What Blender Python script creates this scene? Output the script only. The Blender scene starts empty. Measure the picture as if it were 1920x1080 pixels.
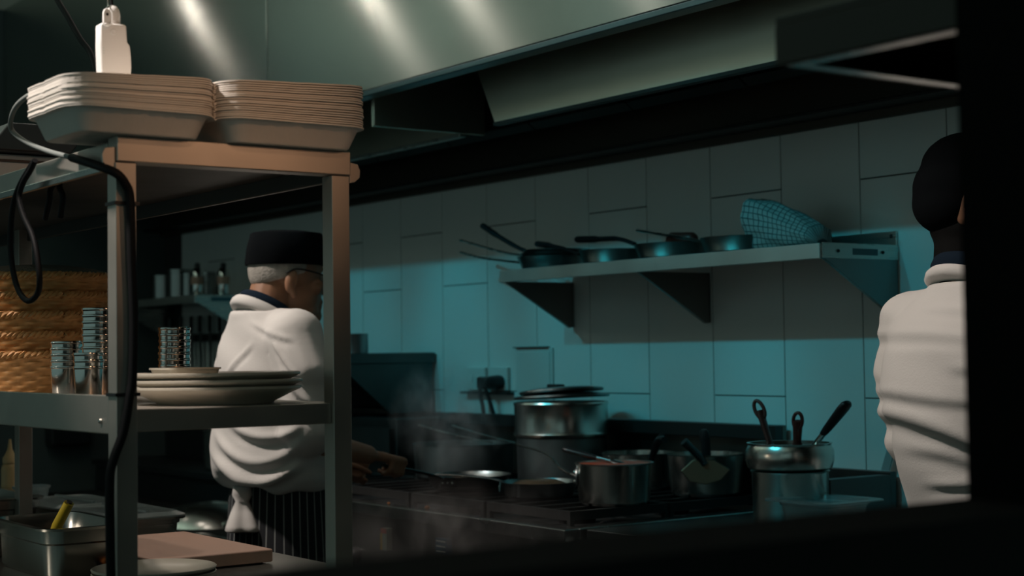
import bpy, bmesh, math, random
import numpy as np
from mathutils import Vector, Matrix, Euler
random.seed(7); np.random.seed(7)
S = bpy.context.scene
COL = S.collection
PI = math.pi

# ---------------------------------------------------------------- camera, world, lights, exposure
cam = bpy.data.cameras.new('camera'); co = bpy.data.objects.new('camera', cam); COL.objects.link(co)
cam.sensor_width = 36.0; cam.sensor_fit = 'HORIZONTAL'; cam.lens = 36.0 * 2971.45 / 1920.0
cam.clip_start = 0.05; cam.clip_end = 60
yaw, pitch, roll = 0.624681, 0.0406878, -0.0140419
F = Vector((-math.cos(yaw)*math.cos(pitch), math.sin(yaw)*math.cos(pitch), math.sin(pitch)))
r0 = F.cross(Vector((0, 0, 1))).normalized(); u0 = r0.cross(F)
R2 = r0*math.cos(roll) + u0*math.sin(roll); U2 = -r0*math.sin(roll) + u0*math.cos(roll)
M = Matrix((R2, U2, -F)).transposed().to_4x4(); M.translation = Vector((3.211, -2.468, 1.32))
co.matrix_world = M
cam.dof.use_dof = True; cam.dof.focus_distance = 3.1; cam.dof.aperture_fstop = 4.6
S.camera = co
S.view_settings.view_transform = 'Standard'; S.view_settings.look = 'None'
S.view_settings.exposure = 0.0; S.view_settings.gamma = 1.0; S.view_settings.use_curve_mapping = False

W = bpy.data.worlds.new('world'); S.world = W; W.use_nodes = True
W.node_tree.nodes['Background'].inputs[0].default_value = (0.60, 0.95, 0.90, 1)
W.node_tree.nodes['Background'].inputs[1].default_value = 0.17

def spot(name, loc, aim, energy, color, deg, blend, radius):
    l = bpy.data.lights.new(name, 'SPOT'); l.energy = energy; l.color = color
    l.spot_size = math.radians(deg); l.spot_blend = blend; l.shadow_soft_size = radius
    o = bpy.data.objects.new(name, l); COL.objects.link(o); o.location = loc
    o.rotation_euler = (Vector(aim) - Vector(loc)).to_track_quat('-Z', 'Y').to_euler()
    return o
TEAL = (0.03, 0.80, 1.0)
for k, x in enumerate((-2.75, -2.05, -1.35, -0.65, 0.0, 0.42)):      # wall washing spots on the ceiling
    spot('wall_spot', (x, -1.58, 2.98), (x, 0.82, 1.14), (20, 29, 31, 27, 23, 22)[k], TEAL, 32, 0.6, 0.03)
for x, hp in ((-3.55, .9), (-2.15, 3.0), (-1.58, 3.0), (-0.72, 3.0), (0.1, 3.0)):                            # row of small lamps along the hood front
    spot('hood_lamp', (x, -0.6, 2.93), (x+.25, -0.1, 2.0), hp, (1.0, 0.86, 0.76), 150, 0.3, 0.032)
WARM = (1.0, 0.87, 0.79)
spot('down_spot', (-0.95, -1.75, 2.98), (-0.78, -0.66, 1.1), 160, WARM, 43, 0.5, 0.06)   # over the cook
spot('down_spot', (0.80, -1.50, 2.98), (1.24, -0.10, 1.1), 118, WARM, 30, 0.5, 0.06)     # over the right-hand cook
spot('down_spot', (0.62, -2.42, 2.96), (0.88, -1.50, 1.70), 210, WARM, 24, 0.7, 0.05)       # over the pass shelf
spot('warm_fill', (2.20, -0.80, 1.93), (0.98, -1.38, 1.64), 4.2, (1.0, 0.55, 0.32), 30, 0.9, 0.10)  # unseen warm spot added where the rack's end rail mirrors it
spot('warm_fill', (2.15, -1.55, 2.35), (0.98, -1.40, 1.72), 15, (1.0, 0.52, 0.28), 26, 0.9, 0.08)  # unseen warm spot added to tint the food box fronts
spot('down_spot', (0.30, -0.72, 2.98), (0.15, -1.10, .92), 42, (1.0, 0.88, 0.78), 24, 0.6, 0.06)  # unseen spot added to brighten the chopping board
spot('down_spot', (-0.20, -2.40, 2.96), (0.10, -1.52, 1.68), 110, WARM, 17, 0.7, 0.05)  # unseen spot added to brighten the printer on the rack
spot('low_fill', (-0.75, -3.30, 1.56), (0.0, -1.52, 1.38), 24, (1.0, 0.80, 0.58), 14, 0.7, 0.05)  # unseen spot added to brighten the bread baskets
spot('low_fill', (0.05, -3.40, 2.02), (0.05, -1.28, .95), 62, (1.0, 0.87, 0.75), 21, 0.8, 0.06)  # unseen spot added to light the pass counter from low down

def panel(name, loc, sx, sy, energy, color):
    l = bpy.data.lights.new(name, 'AREA'); l.shape = 'RECTANGLE'; l.size = sx; l.size_y = sy; l.energy = energy; l.color = color
    o = bpy.data.objects.new(name, l); COL.objects.link(o); o.location = loc; return o
for x, e in ((-4.2, 4), (-3.2, 6), (-1.7, 4.6), (0.0, 2.5), (1.6, 1.6)):                                       # unseen upward area lights added to brighten the ceiling and its hood reflection
    panel('ceiling_fill', (x, -1.75, 2.45), 1.3, .25, e, (.74, 1.0, .93)).rotation_euler = (PI, 0, 0)
# ---------------------------------------------------------------- helpers
def wloc(o):
    v = Vector((0, 0, 0))
    while o: v += o.location; o = o.parent
    return v
def tag(o, label=None, cat=None, group=None, kind=None):
    if label: o['label'] = label
    if cat: o['category'] = cat
    if group: o['group'] = group
    if kind: o['kind'] = kind
    return o
def thing(name, label, cat, loc=(0, 0, 0), group=None):
    o = bpy.data.objects.new(name, None); COL.objects.link(o); o.location = loc
    o.empty_display_size = 0.05
    return tag(o, label, cat, group)
def dup(root, loc, label=None, group=None, rz=None, rot=None):
    c = root.copy(); COL.objects.link(c); c.location = loc
    if rz is not None: c.rotation_euler = (0, 0, rz)
    if rot is not None: c.rotation_euler = rot
    if label: c['label'] = label
    if group: c['group'] = group
    for ch in list(root.children):
        d = ch.copy(); COL.objects.link(d); d.parent = c
        for g in list(ch.children):
            e = g.copy(); COL.objects.link(e); e.parent = d
    return c
def turn(mb, c, ang):                            # turn everything gathered so far about a vertical axis
    q = Matrix.Rotation(ang, 3, 'Z'); c = Vector(c)
    mb.v = [tuple(q @ (Vector(p)-c) + c) for p in mb.v]; return mb
class MB:
    def __init__(s): s.v = []; s.f = []
    def add(s, vs, fs):
        n = len(s.v); s.v += [tuple(p) for p in vs]; s.f += [tuple(i + n for i in f) for f in fs]; return s
    def box(s, x0, x1, y0, y1, z0, z1, m=None):
        vs = [(x, y, z) for z in (z0, z1) for y in (y0, y1) for x in (x0, x1)]
        if m: vs = [m @ Vector(p) for p in vs]
        return s.add(vs, [(0, 2, 3, 1), (4, 5, 7, 6), (0, 1, 5, 4), (2, 6, 7, 3), (0, 4, 6, 2), (1, 3, 7, 5)])
    def prism(s, pts, d):                       # planar polygon (3-D points) pushed along d
        d = Vector(d); n = len(pts); p = [Vector(q) for q in pts]
        return s.add(p + [q + d for q in p], [tuple(range(n))[::-1], tuple(range(n, 2*n))] + [(i, (i+1) % n, n + (i+1) % n, n + i) for i in range(n)])
    def lathe(s, prof, n=32, c=(0, 0, 0), m=None, sx=1, sy=1, wob=None):
        vs = []; fs = []
        for k, (r, z) in enumerate(prof):
            for i in range(n):
                a = 2*PI*i/n; q = r*(wob(a, k) if wob else 1)
                p = Vector((q*sx*math.cos(a), q*sy*math.sin(a), z))
                if m: p = m @ p
                vs.append(p + Vector(c))
        for k in range(len(prof)-1):
            for i in range(n):
                j = (i+1) % n; fs.append((k*n+i, k*n+j, (k+1)*n+j, (k+1)*n+i))
        fs.append(tuple(range(n))[::-1]); fs.append(tuple((len(prof)-1)*n + i for i in range(n)))
        return s.add(vs, fs)
    def tube(s, pts, r, n=8, closed=False, flat=1.0):
        P = [Vector(p) for p in pts]; N = len(P); rr = r if isinstance(r, (list, tuple)) else [r]*N
        vs = []; fs = []; prev = None
        for k in range(N):
            if closed: t = P[(k+1) % N] - P[k-1]
            else: t = P[min(k+1, N-1)] - P[max(k-1, 0)]
            t.normalize()
            if prev is None:
                a = t.cross(Vector((0, 0, 1)));
                if a.length < .05: a = t.cross(Vector((0, 1, 0)))
            else: a = prev - t*prev.dot(t)
            a.normalize(); prev = a; b = t.cross(a)
            for i in range(n):
                q = 2*PI*i/n; vs.append(P[k] + (a*math.cos(q) + b*math.sin(q)*flat)*rr[k])
        for k in range(N if closed else N-1):
            for i in range(n):
                j = (i+1) % n; l = (k+1) % N; fs.append((k*n+i, l*n+i, l*n+j, k*n+j))
        if not closed: fs.append(tuple(range(n))); fs.append(tuple((N-1)*n+i for i in range(n))[::-1])
        return s.add(vs, fs)
    def cap(s, p0, p1, r0, r1, n=14):           # closed tapered capsule
        p0 = Vector(p0); p1 = Vector(p1); d = p1 - p0; L = d.length; q = d.to_track_quat('Z', 'Y').to_matrix() if L > 1e-6 else Matrix.Identity(3)
        prof = [(r0*math.cos(a), -r0*math.sin(-a)) for a in (-1.45, -1.1, -.7, -.35)]
        prof = [(r0*math.cos(a), r0*math.sin(a)) for a in (-1.5, -1.1, -.7, -.3)] + [(r1*math.cos(a), L + r1*math.sin(a)) for a in (.3, .7, 1.1, 1.5)]
        return s.lathe(prof, n, p0, q)
    def ell(s, c, r, rot=(0, 0, 0), n=20):
        m = Euler(rot).to_matrix() @ Matrix.Diagonal(Vector(r))
        return s.lathe([(math.cos(a), math.sin(a)) for a in np.linspace(-1.53, 1.53, 12)], n, c, m)
    def build(s, name, mat, parent=None, loc=None, bev=0, smooth=None, seg=2):
        me = bpy.data.meshes.new(name); off = wloc(parent) if parent else Vector(loc or (0, 0, 0))
        me.from_pydata([tuple(Vector(p) - off) for p in s.v], [], s.f); me.validate()
        b = bmesh.new(); b.from_mesh(me); bmesh.ops.recalc_face_normals(b, faces=b.faces); b.to_mesh(me); b.free()
        if smooth:
            me.shade_smooth(); me.set_sharp_from_angle(angle=math.radians(smooth))
        me.materials.append(mat)
        o = bpy.data.objects.new(name, me); COL.objects.link(o)
        if parent: o.parent = parent
        else: o.location = off
        if bev:
            q = o.modifiers.new('bevel', 'BEVEL'); q.width = bev; q.segments = seg; q.limit_method = 'ANGLE'; q.angle_limit = math.radians(40)
            me.shade_smooth(); q.harden_normals = True; me.set_sharp_from_angle(angle=math.radians(50))
        return o
def spl(pts, k=6):                               # Catmull-Rom through points
    P = [Vector(p) for p in pts]; out = []
    for i in range(len(P)-1):
        a, b, c, d = P[max(i-1, 0)], P[i], P[i+1], P[min(i+2, len(P)-1)]
        for j in range(k):
            t = j/k; out.append(.5*((2*b) + (c-a)*t + (2*a-5*b+4*c-d)*t*t + (3*b-a-3*c+d)*t**3))
    return out + [P[-1]]

def mat(name, col, rough=.5, metal=0., aniso=0., tang=None, var=0., scale=8., bump=0., bscale=40., stretch=(1, 1, 1), spec=.5, trans=0., alpha=1., col2=None, sss=0., emit=None, sheen=0.):
    m = bpy.data.materials.new(name); m.use_nodes = True; nt = m.node_tree; N = nt.nodes; L = nt.links; p = N['Principled BSDF']
    p.inputs['Base Color'].default_value = (*col, 1); p.inputs['Roughness'].default_value = rough; p.inputs['Metallic'].default_value = metal
    p.inputs['Specular IOR Level'].default_value = spec; p.inputs['Transmission Weight'].default_value = trans; p.inputs['Alpha'].default_value = alpha
    p.inputs['Anisotropic'].default_value = aniso
    if sheen: p.inputs['Sheen Weight'].default_value = sheen
    if sss: p.inputs['Subsurface Weight'].default_value = sss; p.inputs['Subsurface Radius'].default_value = (.01, .004, .002)
    if tang:
        c = N.new('ShaderNodeCombineXYZ')
        for i in range(3): c.inputs[i].default_value = tang[i]
        L.new(c.outputs[0], p.inputs['Tangent'])
    if var or bump or col2:
        tc = N.new('ShaderNodeTexCoord'); mp = N.new('ShaderNodeMapping'); mp.inputs['Scale'].default_value = stretch; L.new(tc.outputs['Object'], mp.inputs[0])
        n = N.new('ShaderNodeTexNoise'); n.inputs['Scale'].default_value = scale; n.inputs['Detail'].default_value = 5; L.new(mp.outputs[0], n.inputs[0])
        if var or col2:
            mx = N.new('ShaderNodeMix'); mx.data_type = 'RGBA'; L.new(n.outputs[0], mx.inputs[0])
            a = tuple(max(0, c*(1-var)) for c in col); b = col2 or tuple(min(1, c*(1+var)) for c in col)
            mx.inputs[6].default_value = (*a, 1); mx.inputs[7].default_value = (*b, 1); L.new(mx.outputs[2], p.inputs['Base Color'])
            mr = N.new('ShaderNodeMapRange'); mr.inputs[3].default_value = max(.03, rough*.8); mr.inputs[4].default_value = min(1, rough*1.2); L.new(n.outputs[0], mr.inputs[0]); L.new(mr.outputs[0], p.inputs['Roughness'])
        if bump:
            n2 = N.new('ShaderNodeTexNoise'); n2.inputs['Scale'].default_value = bscale; L.new(mp.outputs[0], n2.inputs[0])
            bp = N.new('ShaderNodeBump'); bp.inputs['Strength'].default_value = bump; bp.inputs['Distance'].default_value = .004; L.new(n2.outputs[0], bp.inputs['Height']); L.new(bp.outputs[0], p.inputs['Normal'])
    return m
STEEL = (.55, .55, .52)
m_hood = mat('brushed_hood_steel', (.58, .62, .58), .235, 1, aniso=1.0, tang=(0, 0, 1), var=.06, scale=2.2, bump=.04, bscale=5)
m_hoodin = mat('hood_inner_steel', (.78, .72, .60), .34, 1, var=.15, scale=3)
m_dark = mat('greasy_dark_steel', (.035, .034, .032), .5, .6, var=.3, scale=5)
m_steel = mat('shelf_steel', STEEL, .28, 1, var=.12, scale=9, bump=.03, stretch=(1, 1, 8))
m_rail = mat('rack_steel', (.50, .46, .41), .42, .78, var=.12, scale=14)
m_pot = mat('pot_aluminium', (.64, .64, .60), .24, 1, var=.1, scale=12)
m_potd = mat('dulled_pot_aluminium', (.30, .31, .31), .38, 1, var=.2, scale=10)
m_chrome = mat('polished_steel', (.70, .69, .66), .14, 1)
m_black = mat('black_plastic', (.010, .010, .011), .38)
m_rubber = mat('black_rubber', (.006, .006, .007), .6, spec=.18)
m_iron = mat('cast_iron', (.014, .014, .014), .65, .3, var=.3, scale=30)
m_pan = mat('seasoned_pan_steel', (.26, .28, .28), .3, 1, var=.3, scale=14)
m_tile = mat('glazed_wall_tile', (.76, .78, .76), .22, var=.05, scale=3)
m_grout = mat('dark_grout', (.035, .035, .032), .9)
m_wall = mat('painted_wall', (.07, .09, .09), .7, var=.08)
m_ceil = mat('ceiling_paint', (.62, .60, .52), .8, var=.05)
m_floor = mat('floor_vinyl', (.05, .05, .048), .6, var=.2)
m_pass = mat('dark_painted_frame', (.003, .0029, .0026), .9, spec=.08)
m_foam = mat('bagasse_board', (.74, .70, .64), .75, var=.04, scale=30, bump=.08, bscale=120)
m_white = mat('white_plastic', (.78, .77, .75), .4)
m_plate = mat('stoneware_glaze', (.50, .46, .38), .3, var=.06)
m_cloth = mat('chef_white_cotton', (.68, .65, .62), .9, var=.03, bump=.12, bscale=260, sheen=.1)
m_navy = mat('navy_cotton', (.008, .016, .028), .9, spec=.1)
m_hat = mat('black_cotton', (.004, .005, .006), .95, spec=.05)
m_skin = mat('skin', (.33, .165, .095), .5, var=.12, scale=22, sss=.08)
m_hair = mat('short_grey_hair', (.38, .35, .31), .8, var=.35, scale=90, bump=.5, bscale=220)
m_dhair = mat('dark_hair', (.005, .005, .005), .8, spec=.1, var=.3, scale=80)
m_wick = mat('wicker', (.72, .36, .13), .55, var=.35, scale=40)
m_wood = mat('pink_chopping_board', (.46, .29, .22), .6, var=.12, scale=7, stretch=(1, 6, 1))
m_yel = mat('yellow_plastic', (.58, .43, .03), .4)
m_sauce = mat('tomato_sauce', (.48, .07, .018), .35, var=.4, scale=40, bump=.5, bscale=60)
m_food = mat('cooked_food', (.05, .032, .014), .6, var=.5, scale=50, bump=.6, bscale=70)
m_orange = mat('orange_food', (.55, .17, .03), .6, var=.3, scale=60)
m_cream = mat('cream_sauce_bottle', (.60, .42, .20), .4, var=.06)
m_brown = mat('brown_handle', (.10, .022, .016), .4)
m_glass = mat('clear_plastic', (.75, .85, .85), .18, trans=.75, spec=.5)
m_cover = mat('lidded_film', (.62, .70, .70), .22, trans=.8)
m_grey = mat('grey_cable_sheath', (.20, .22, .21), .5, spec=.3)
m_frost = mat('frosted_scraper', (.35, .42, .42), .5, trans=.3)
m_socket = mat('socket_plate', (.66, .69, .67), .35)
m_shirtmark = m_navy

# ---------------------------------------------------------------- the room
def structure(name, mb, m, **k): return tag(mb.build(name, m, **k), kind='structure')
structure('floor', MB().box(-5, 2.5, -3.7, .95, -.05, 0), m_floor)
structure('ceiling', MB().box(-5, 2.5, -3.7, .95, 3.012, 3.1), m_ceil)
wb = structure('wall_back', MB().box(-5, 2.5, .829, .95, 0, 3.03), m_grout)
structure('wall_left', MB().box(-5, -4.4, -3.7, .829, 0, 3.03), m_wall)
structure('wall_front', MB().box(-5, 2.5, -3.8, -3.7, 0, .85), m_wall)
pass_wall = MB().box(2.4, 2.5, -3.7, .95, 0, 1.2).box(2.4, 2.5, -1.442, .95, 1.2, 3.03).box(2.4, 2.5, -3.7, -1.442, 2.5, 3.03)
structure('wall_right', pass_wall, m_pass)
TW, TH, X0 = .2965, .595, -.910
tm = {}
for c in range(-12, 12):
    xa = X0 + c*TW
    if xa < -4.4 or xa > 2.35: continue
    odd = (c % 2 == 0)                        # columns starting at -.91 are the "odd" kind (joints at 1.183)
    zb = (1.183 if odd else .979) - TH
    for k in range(3):
        z0 = zb + k*TH; z1 = min(z0 + TH, 2.02)
        if z1 - z0 < .02: continue
        key = round(z1 - z0, 3)
        if key not in tm:
            b = MB().box(.0015, TW-.0015, 0, .008, .0015, key-.0015)
            t = b.build('tile', m_tile, bev=.0012, seg=1); tm[key] = t; t.parent = wb; t.location = (xa, .821, z0)
        else:
            t = tm[key].copy(); COL.objects.link(t); t.parent = wb; t.location = (xa, .821, z0)

# ---------------------------------------------------------------- extractor hood
hood = thing('extractor_hood', 'long stainless extractor hood with streaked reflections over the cooking line', 'hood', (-.8, 0, 2.125))
xs = (-4.38, -1.62, 1.60, 2.38)
for a, b in zip(xs[:-1], xs[1:]):
    MB().box(a+.0012, b-.0012, 0, .012, 2.130, 3.010).build('front_panel', m_hood, hood, bev=.001, seg=1)
MB().box(-1.6235, -1.6165, -.0022, -.0002, 2.13, 3.010).build('seam_strip', m_chrome, hood)
MB().box(-4.38, 2.38, .001, .05, 2.112, 2.129).build('lower_lip', mat('lip_teal_tint', (.17, .25, .27), .35, 1), hood, bev=.003)  # steel's teal reflection put into the lip's base colour
MB().box(-1.016, -1.0, .051, .468, 2.028, 2.75).build('divider_plate', m_hoodin, hood)
MB().prism([(-.565, .20, 1.995), (1.6, .20, 1.995), (1.6, .20, 2.42), (-.79, .20, 2.42)], (0, .010, 0)).build('baffle_panel', m_hoodin, hood, bev=.001)
MB().box(-.565, 1.6, .195, .220, 1.985, 1.9945).build('drip_edge', m_dark, hood)
MB().box(-4.38, -1.017, .386, .398, 2.030, 2.75).build('inner_panel', m_hoodin, hood, bev=.001)
MB().box(-4.38, -1.017, .380, .405, 2.018, 2.0295).build('drip_edge', m_steel, hood, bev=.002)
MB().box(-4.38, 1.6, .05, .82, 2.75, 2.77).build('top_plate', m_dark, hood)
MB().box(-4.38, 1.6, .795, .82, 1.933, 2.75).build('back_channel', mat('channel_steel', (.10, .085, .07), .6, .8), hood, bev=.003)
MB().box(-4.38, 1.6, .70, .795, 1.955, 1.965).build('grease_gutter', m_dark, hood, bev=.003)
for k in range(12):                            # grease filters leaning back inside the cavity
    xa = -4.3 + k*.488
    fm = MB().prism([(xa, .56, 2.06), (xa+.48, .56, 2.06), (xa+.48, .78, 2.5), (xa, .78, 2.5)], (0, .03, -.02))
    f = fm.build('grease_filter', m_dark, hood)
MB().box(1.60, 1.615, .0, .82, 1.96, 3.01).build('end_panel', m_hoodin, hood)

# ---------------------------------------------------------------- wall shelf with pans
def bracket(par, x, t=.012, m=None, slot=None):
    MB().prism([(x, .535, 1.552), (x, .818, 1.552), (x, .818, 1.403), (x, .80, 1.400)], (t, 0, 0)).build('bracket', m or m_steel, par, bev=.001, seg=1)
m_edge = mat('shelf_edge_steel', (.72, .73, .70), .45, 1, var=.25, scale=5)
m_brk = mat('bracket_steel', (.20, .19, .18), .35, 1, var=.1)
ws = thing('wall_shelf', 'stainless wall shelf on three triangular brackets, pans and a towel on it', 'shelf', (-.3, .82, 1.55))
MB().box(-1.003, .405, .523, .818, 1.579, 1.587).build('shelf_plate', m_steel, ws)
MB().box(-1.003, .405, .520, .526, 1.548, 1.588).build('front_edge', m_edge, ws, bev=.002)
MB().box(-1.003, .405, .812, .8195, 1.588, 1.628).build('upstand', m_steel, ws, bev=.001)
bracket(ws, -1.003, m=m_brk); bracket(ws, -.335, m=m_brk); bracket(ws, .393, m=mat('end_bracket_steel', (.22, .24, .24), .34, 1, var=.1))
MB().box(.4055, .4085, .528, .818, 1.550, 1.590).build('end_cap', m_steel, ws, bev=.001)
MB().box(.4087, .4096, .64, .735, 1.560, 1.577).build('maker_plate', mat('blue_grey_label', (.08, .16, .18), .4, .3), ws)
for y in (.585, .755):
    MB().lathe([(.001, 0), (.005, 0), (.004, .003), (.001, .004)], 10, (.409, y, 1.569), Matrix.Rotation(PI/2, 3, 'Y')).build('rivet', m_dark, ws)
for (y, z) in ((.79, 1.613), (.80, 1.415)):
    MB().lathe([(.001, 0), (.006, 0), (.005, .003), (.001, .004)], 10, (.407, y, z), Matrix.Rotation(PI/2, 3, 'Y')).build('screw', m_dark, ws)

def frypan(label, c, r, h, hand_pts, hr, hmat, body=m_pan, group='frying pans on the wall shelf', flat=.5, food=None):
    t = thing('frying_pan', label, 'frying pan', c, group)
    x, y, z = c
    MB().lathe([(.001, 0), (r*.78, 0), (r*.86, .006), (r*.98, h-.003), (r, h), (r*.985, h), (r*.84, .010), (r*.74, .004), (.001, .004)], 40, c).build('pan_body', body, t, smooth=35)
    P = [Vector(p) for p in hand_pts]
    d = (P[1]-P[0]); d.z = 0; d.normalize()
    MB().tube(spl(P, 5), hr, 8, flat=flat).build('handle', hmat, t, smooth=50)
    q = Vector((x, y, 0)) + d*(r*.985); side = Vector((-d.y, d.x, 0))
    bm = MB()
    bm.prism([q+side*.028+Vector((0, 0, z+h*.35)), q-side*.028+Vector((0, 0, z+h*.35)), q-side*.02+Vector((0, 0, z+h*.95)), q+side*.02+Vector((0, 0, z+h*.95))], d*.004)
    bm.build('handle_plate', hmat, t)
    for sx in (-.016, 0, .016):
        MB().ell(tuple(q+side*sx+Vector((0, 0, z+h*.6))+d*.006), (.004, .004, .004), n=8).build('rivet', m_chrome, t, smooth=60)
    return t
zs = 1.588
frypan('lowest of three nested frying pans at the left end of the wall shelf, bright-tipped handle', (-.90, .67, zs), .125, .042, [(-1.0, .60, zs+.028), (-1.08, .60, zs+.037), (-1.25, .62, zs+.058), (-1.43, .66, zs+.088)], .0085, m_steel)
frypan('middle of three nested frying pans at the shelf end, thin steel handle slanting up', (-.895, .672, zs+.012), .118, .042, [(-.99, .61, zs+.050), (-1.10, .615, zs+.066), (-1.27, .64, zs+.098), (-1.44, .665, zs+.132)], .008, m_steel)
frypan('top frying pan of the nested three, thick black handle rising steeply', (-.89, .674, zs+.024), .112, .040, [(-.97, .62, zs+.058), (-1.02, .60, zs+.082), (-1.09, .58, zs+.12), (-1.16, .565, zs+.16)], [.009]*6+[.010]*5+[.0125]*5, m_black, flat=.8)
frypan('second frying pan along the wall shelf, black handle lying over the nested pans', (-.585, .67, zs), .118, .044, [(-.68, .60, zs+.036), (-.76, .61, zs+.056), (-.86, .63, zs+.074), (-.965, .65, zs+.088)], [.006]*6+[.009]*5+[.013]*5, m_black, flat=.8)
frypan('third frying pan along the wall shelf, long black handle crossing the second pan', (-.31, .67, zs), .125, .046, [(-.40, .59, zs+.050), (-.47, .585, zs+.07), (-.57, .59, zs+.076), (-.70, .61, zs+.084)], [.008]*6+[.010]*5+[.0135]*5, m_black, flat=.8)
frypan('frying pan beside the checked towel, short thin steel handle', (-.02, .67, zs), .125, .046, [(-.12, .595, zs+.040), (-.20, .60, zs+.056), (-.32, .62, zs+.075), (-.45, .645, zs+.096)], .0085, m_steel)
MB().cap((-.30, .66, zs+.055), (-.23, .66, zs+.055), .028, .022).build('oven_cloth', m_brown, loc=(-.27, .66, zs+.05), smooth=60)
o = bpy.data.objects['oven_cloth']; tag(o, 'small dark brown rolled cloth lying in the third shelf pan', 'cloth')

# checked towel: a crumpled roll
tn = mat('checked_towel', (.55, .62, .60), .9)
nt = tn.node_tree; N = nt.nodes; L = nt.links
tc = N.new('ShaderNodeTexCoord'); sep = N.new('ShaderNodeSeparateXYZ'); L.new(tc.outputs['UV'], sep.inputs[0])
outs = []
for i in (0, 1):
    a = N.new('ShaderNodeMath'); a.operation = 'MULTIPLY'; a.inputs[1].default_value = (26, 15)[i]; L.new(sep.outputs[i], a.inputs[0])
    f = N.new('ShaderNodeMath'); f.operation = 'FRACT'; L.new(a.outputs[0], f.inputs[0])
    g = N.new('ShaderNodeMath'); g.operation = 'LESS_THAN'; g.inputs[1].default_value = .16; L.new(f.outputs[0], g.inputs[0]); outs.append(g)
mx_ = N.new('ShaderNodeMath'); mx_.operation = 'MAXIMUM'; L.new(outs[0].outputs[0], mx_.inputs[0]); L.new(outs[1].outputs[0], mx_.inputs[1])
mc = N.new('ShaderNodeMix'); mc.data_type = 'RGBA'; mc.inputs[6].default_value = (.34, .38, .37, 1); mc.inputs[7].default_value = (.03, .07, .075, 1); L.new(mx_.outputs[0], mc.inputs[0]); L.new(mc.outputs[2], N['Principled BSDF'].inputs['Base Color'])
def towel():
    nu, nv = 48, 26; vs = []; fs = []; uv = []
    for j in range(nv):
        t = j/(nv-1); xx = .035 + .265*t
        env = math.sin(PI*min(1, .10+.90*(1-t)**.75*.93+.02))**.6 if t > .0 else .55
        rz = .088*(.92-.62*t**1.4); ry = .075*(1-.35*t)
        if j == 0: rz *= .80; ry *= .8
        if j == nv-1: rz *= .4; ry *= .4
        for i in range(nu):
            a = 2*PI*i/nu
            w = 1 + .05*math.sin(3*a+5*t) + .035*math.sin(7*a-9*t) + .025*math.sin(11*a+14*t)
            y = .665 + ry*w*math.cos(a) - .02*t; z = zs + max(.0005, rz*.93 + rz*w*math.sin(a)*1.0)
            vs.append((xx + .012*math.sin(a*2+1)*(1-t), y, z)); uv.append((a/(2*PI), t))
    for j in range(nv-1):
        for i in range(nu):
            k = (i+1) % nu; fs.append((j*nu+i, j*nu+k, (j+1)*nu+k, (j+1)*nu+i))
    fs += [tuple(range(nu))[::-1], tuple((nv-1)*nu+i for i in range(nu))]
    b = MB().add(vs, fs); o = b.build('towel', tn, loc=(.17, .66, zs), smooth=70)
    me = o.data; l = me.uv_layers.new(name='uv')
    for p in me.polygons:
        for li in p.loop_indices:
            vi = me.loops[li].vertex_index; u = uv[vi]
            uu = u[0]
            l.data[li].uv = (uu, u[1])
    return o
tag(towel(), 'crumpled checked towel bundled on the right half of the wall shelf', 'towel')

# ---------------------------------------------------------------- wall fittings
so = thing('socket', 'pale double wall socket on the tiles left of the access panel', 'socket', (-1.5, .82, 1.22))
MB().box(-1.625, -1.505, .806, .820, 1.185, 1.268).build('left_plate', m_socket, so, bev=.003)
MB().box(-1.487, -1.367, .806, .820, 1.185, 1.268).build('right_plate', m_socket, so, bev=.003)
MB().box(-1.645, -1.345, .790, .820, 1.172, 1.180).build('dark_strip', m_dark, so)  # thin dark strip below the two plates
for x in (-1.59, -1.54): MB().box(x-.008, x+.008, .802, .8065, 1.215, 1.240).build('switch', m_white, so, bev=.002)
pl = thing('power_plug', 'black power plug with two cables in the right socket', 'plug', (-1.43, .79, 1.21))
MB().lathe([(.001, 0), (.024, 0), (.026, .012), (.022, .05), (.012, .07), (.001, .072)], 16, (-1.405, .805, 1.215), Matrix.Rotation(PI/2, 3, 'X')).build('plug_body', m_black, pl, smooth=40)
MB().box(-1.475, -1.425, .745, .79, 1.19, 1.235).build('adapter', m_black, pl, bev=.008)
MB().tube(spl([(-1.46, .77, 1.213), (-1.49, .775, 1.195), (-1.503, .785, 1.16), (-1.499, .79, 1.13), (-1.477, .785, 1.06)]), .0075).build('cable', m_rubber, pl, smooth=60)
MB().tube(spl([(-1.44, .76, 1.20), (-1.445, .775, 1.17), (-1.438, .785, 1.13), (-1.403, .785, 1.06)]), .0075).build('cable', m_rubber, pl, smooth=60)
ap = thing('access_panel', 'pale square service panel flush on the tiled wall', 'panel', (-1.21, .82, 1.24))
MB().box(-1.322, -1.110, .8135, .8205, 1.10, 1.335).build('frame', m_socket, ap, bev=.002)
MB().box(-1.309, -1.123, .810, .8134, 1.113, 1.322).build('door', m_socket, ap, bev=.002)
MB().box(-1.325, -1.13, .803, .8205, 1.3355, 1.339).build('top_rim', m_dark, ap)
MB().lathe([(.001, 0), (.006, 0), (.005, .004), (.001, .005)], 10, (-1.22, .8098, 1.14), Matrix.Rotation(PI/2, 3, 'X')).build('latch', m_dark, ap)

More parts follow.
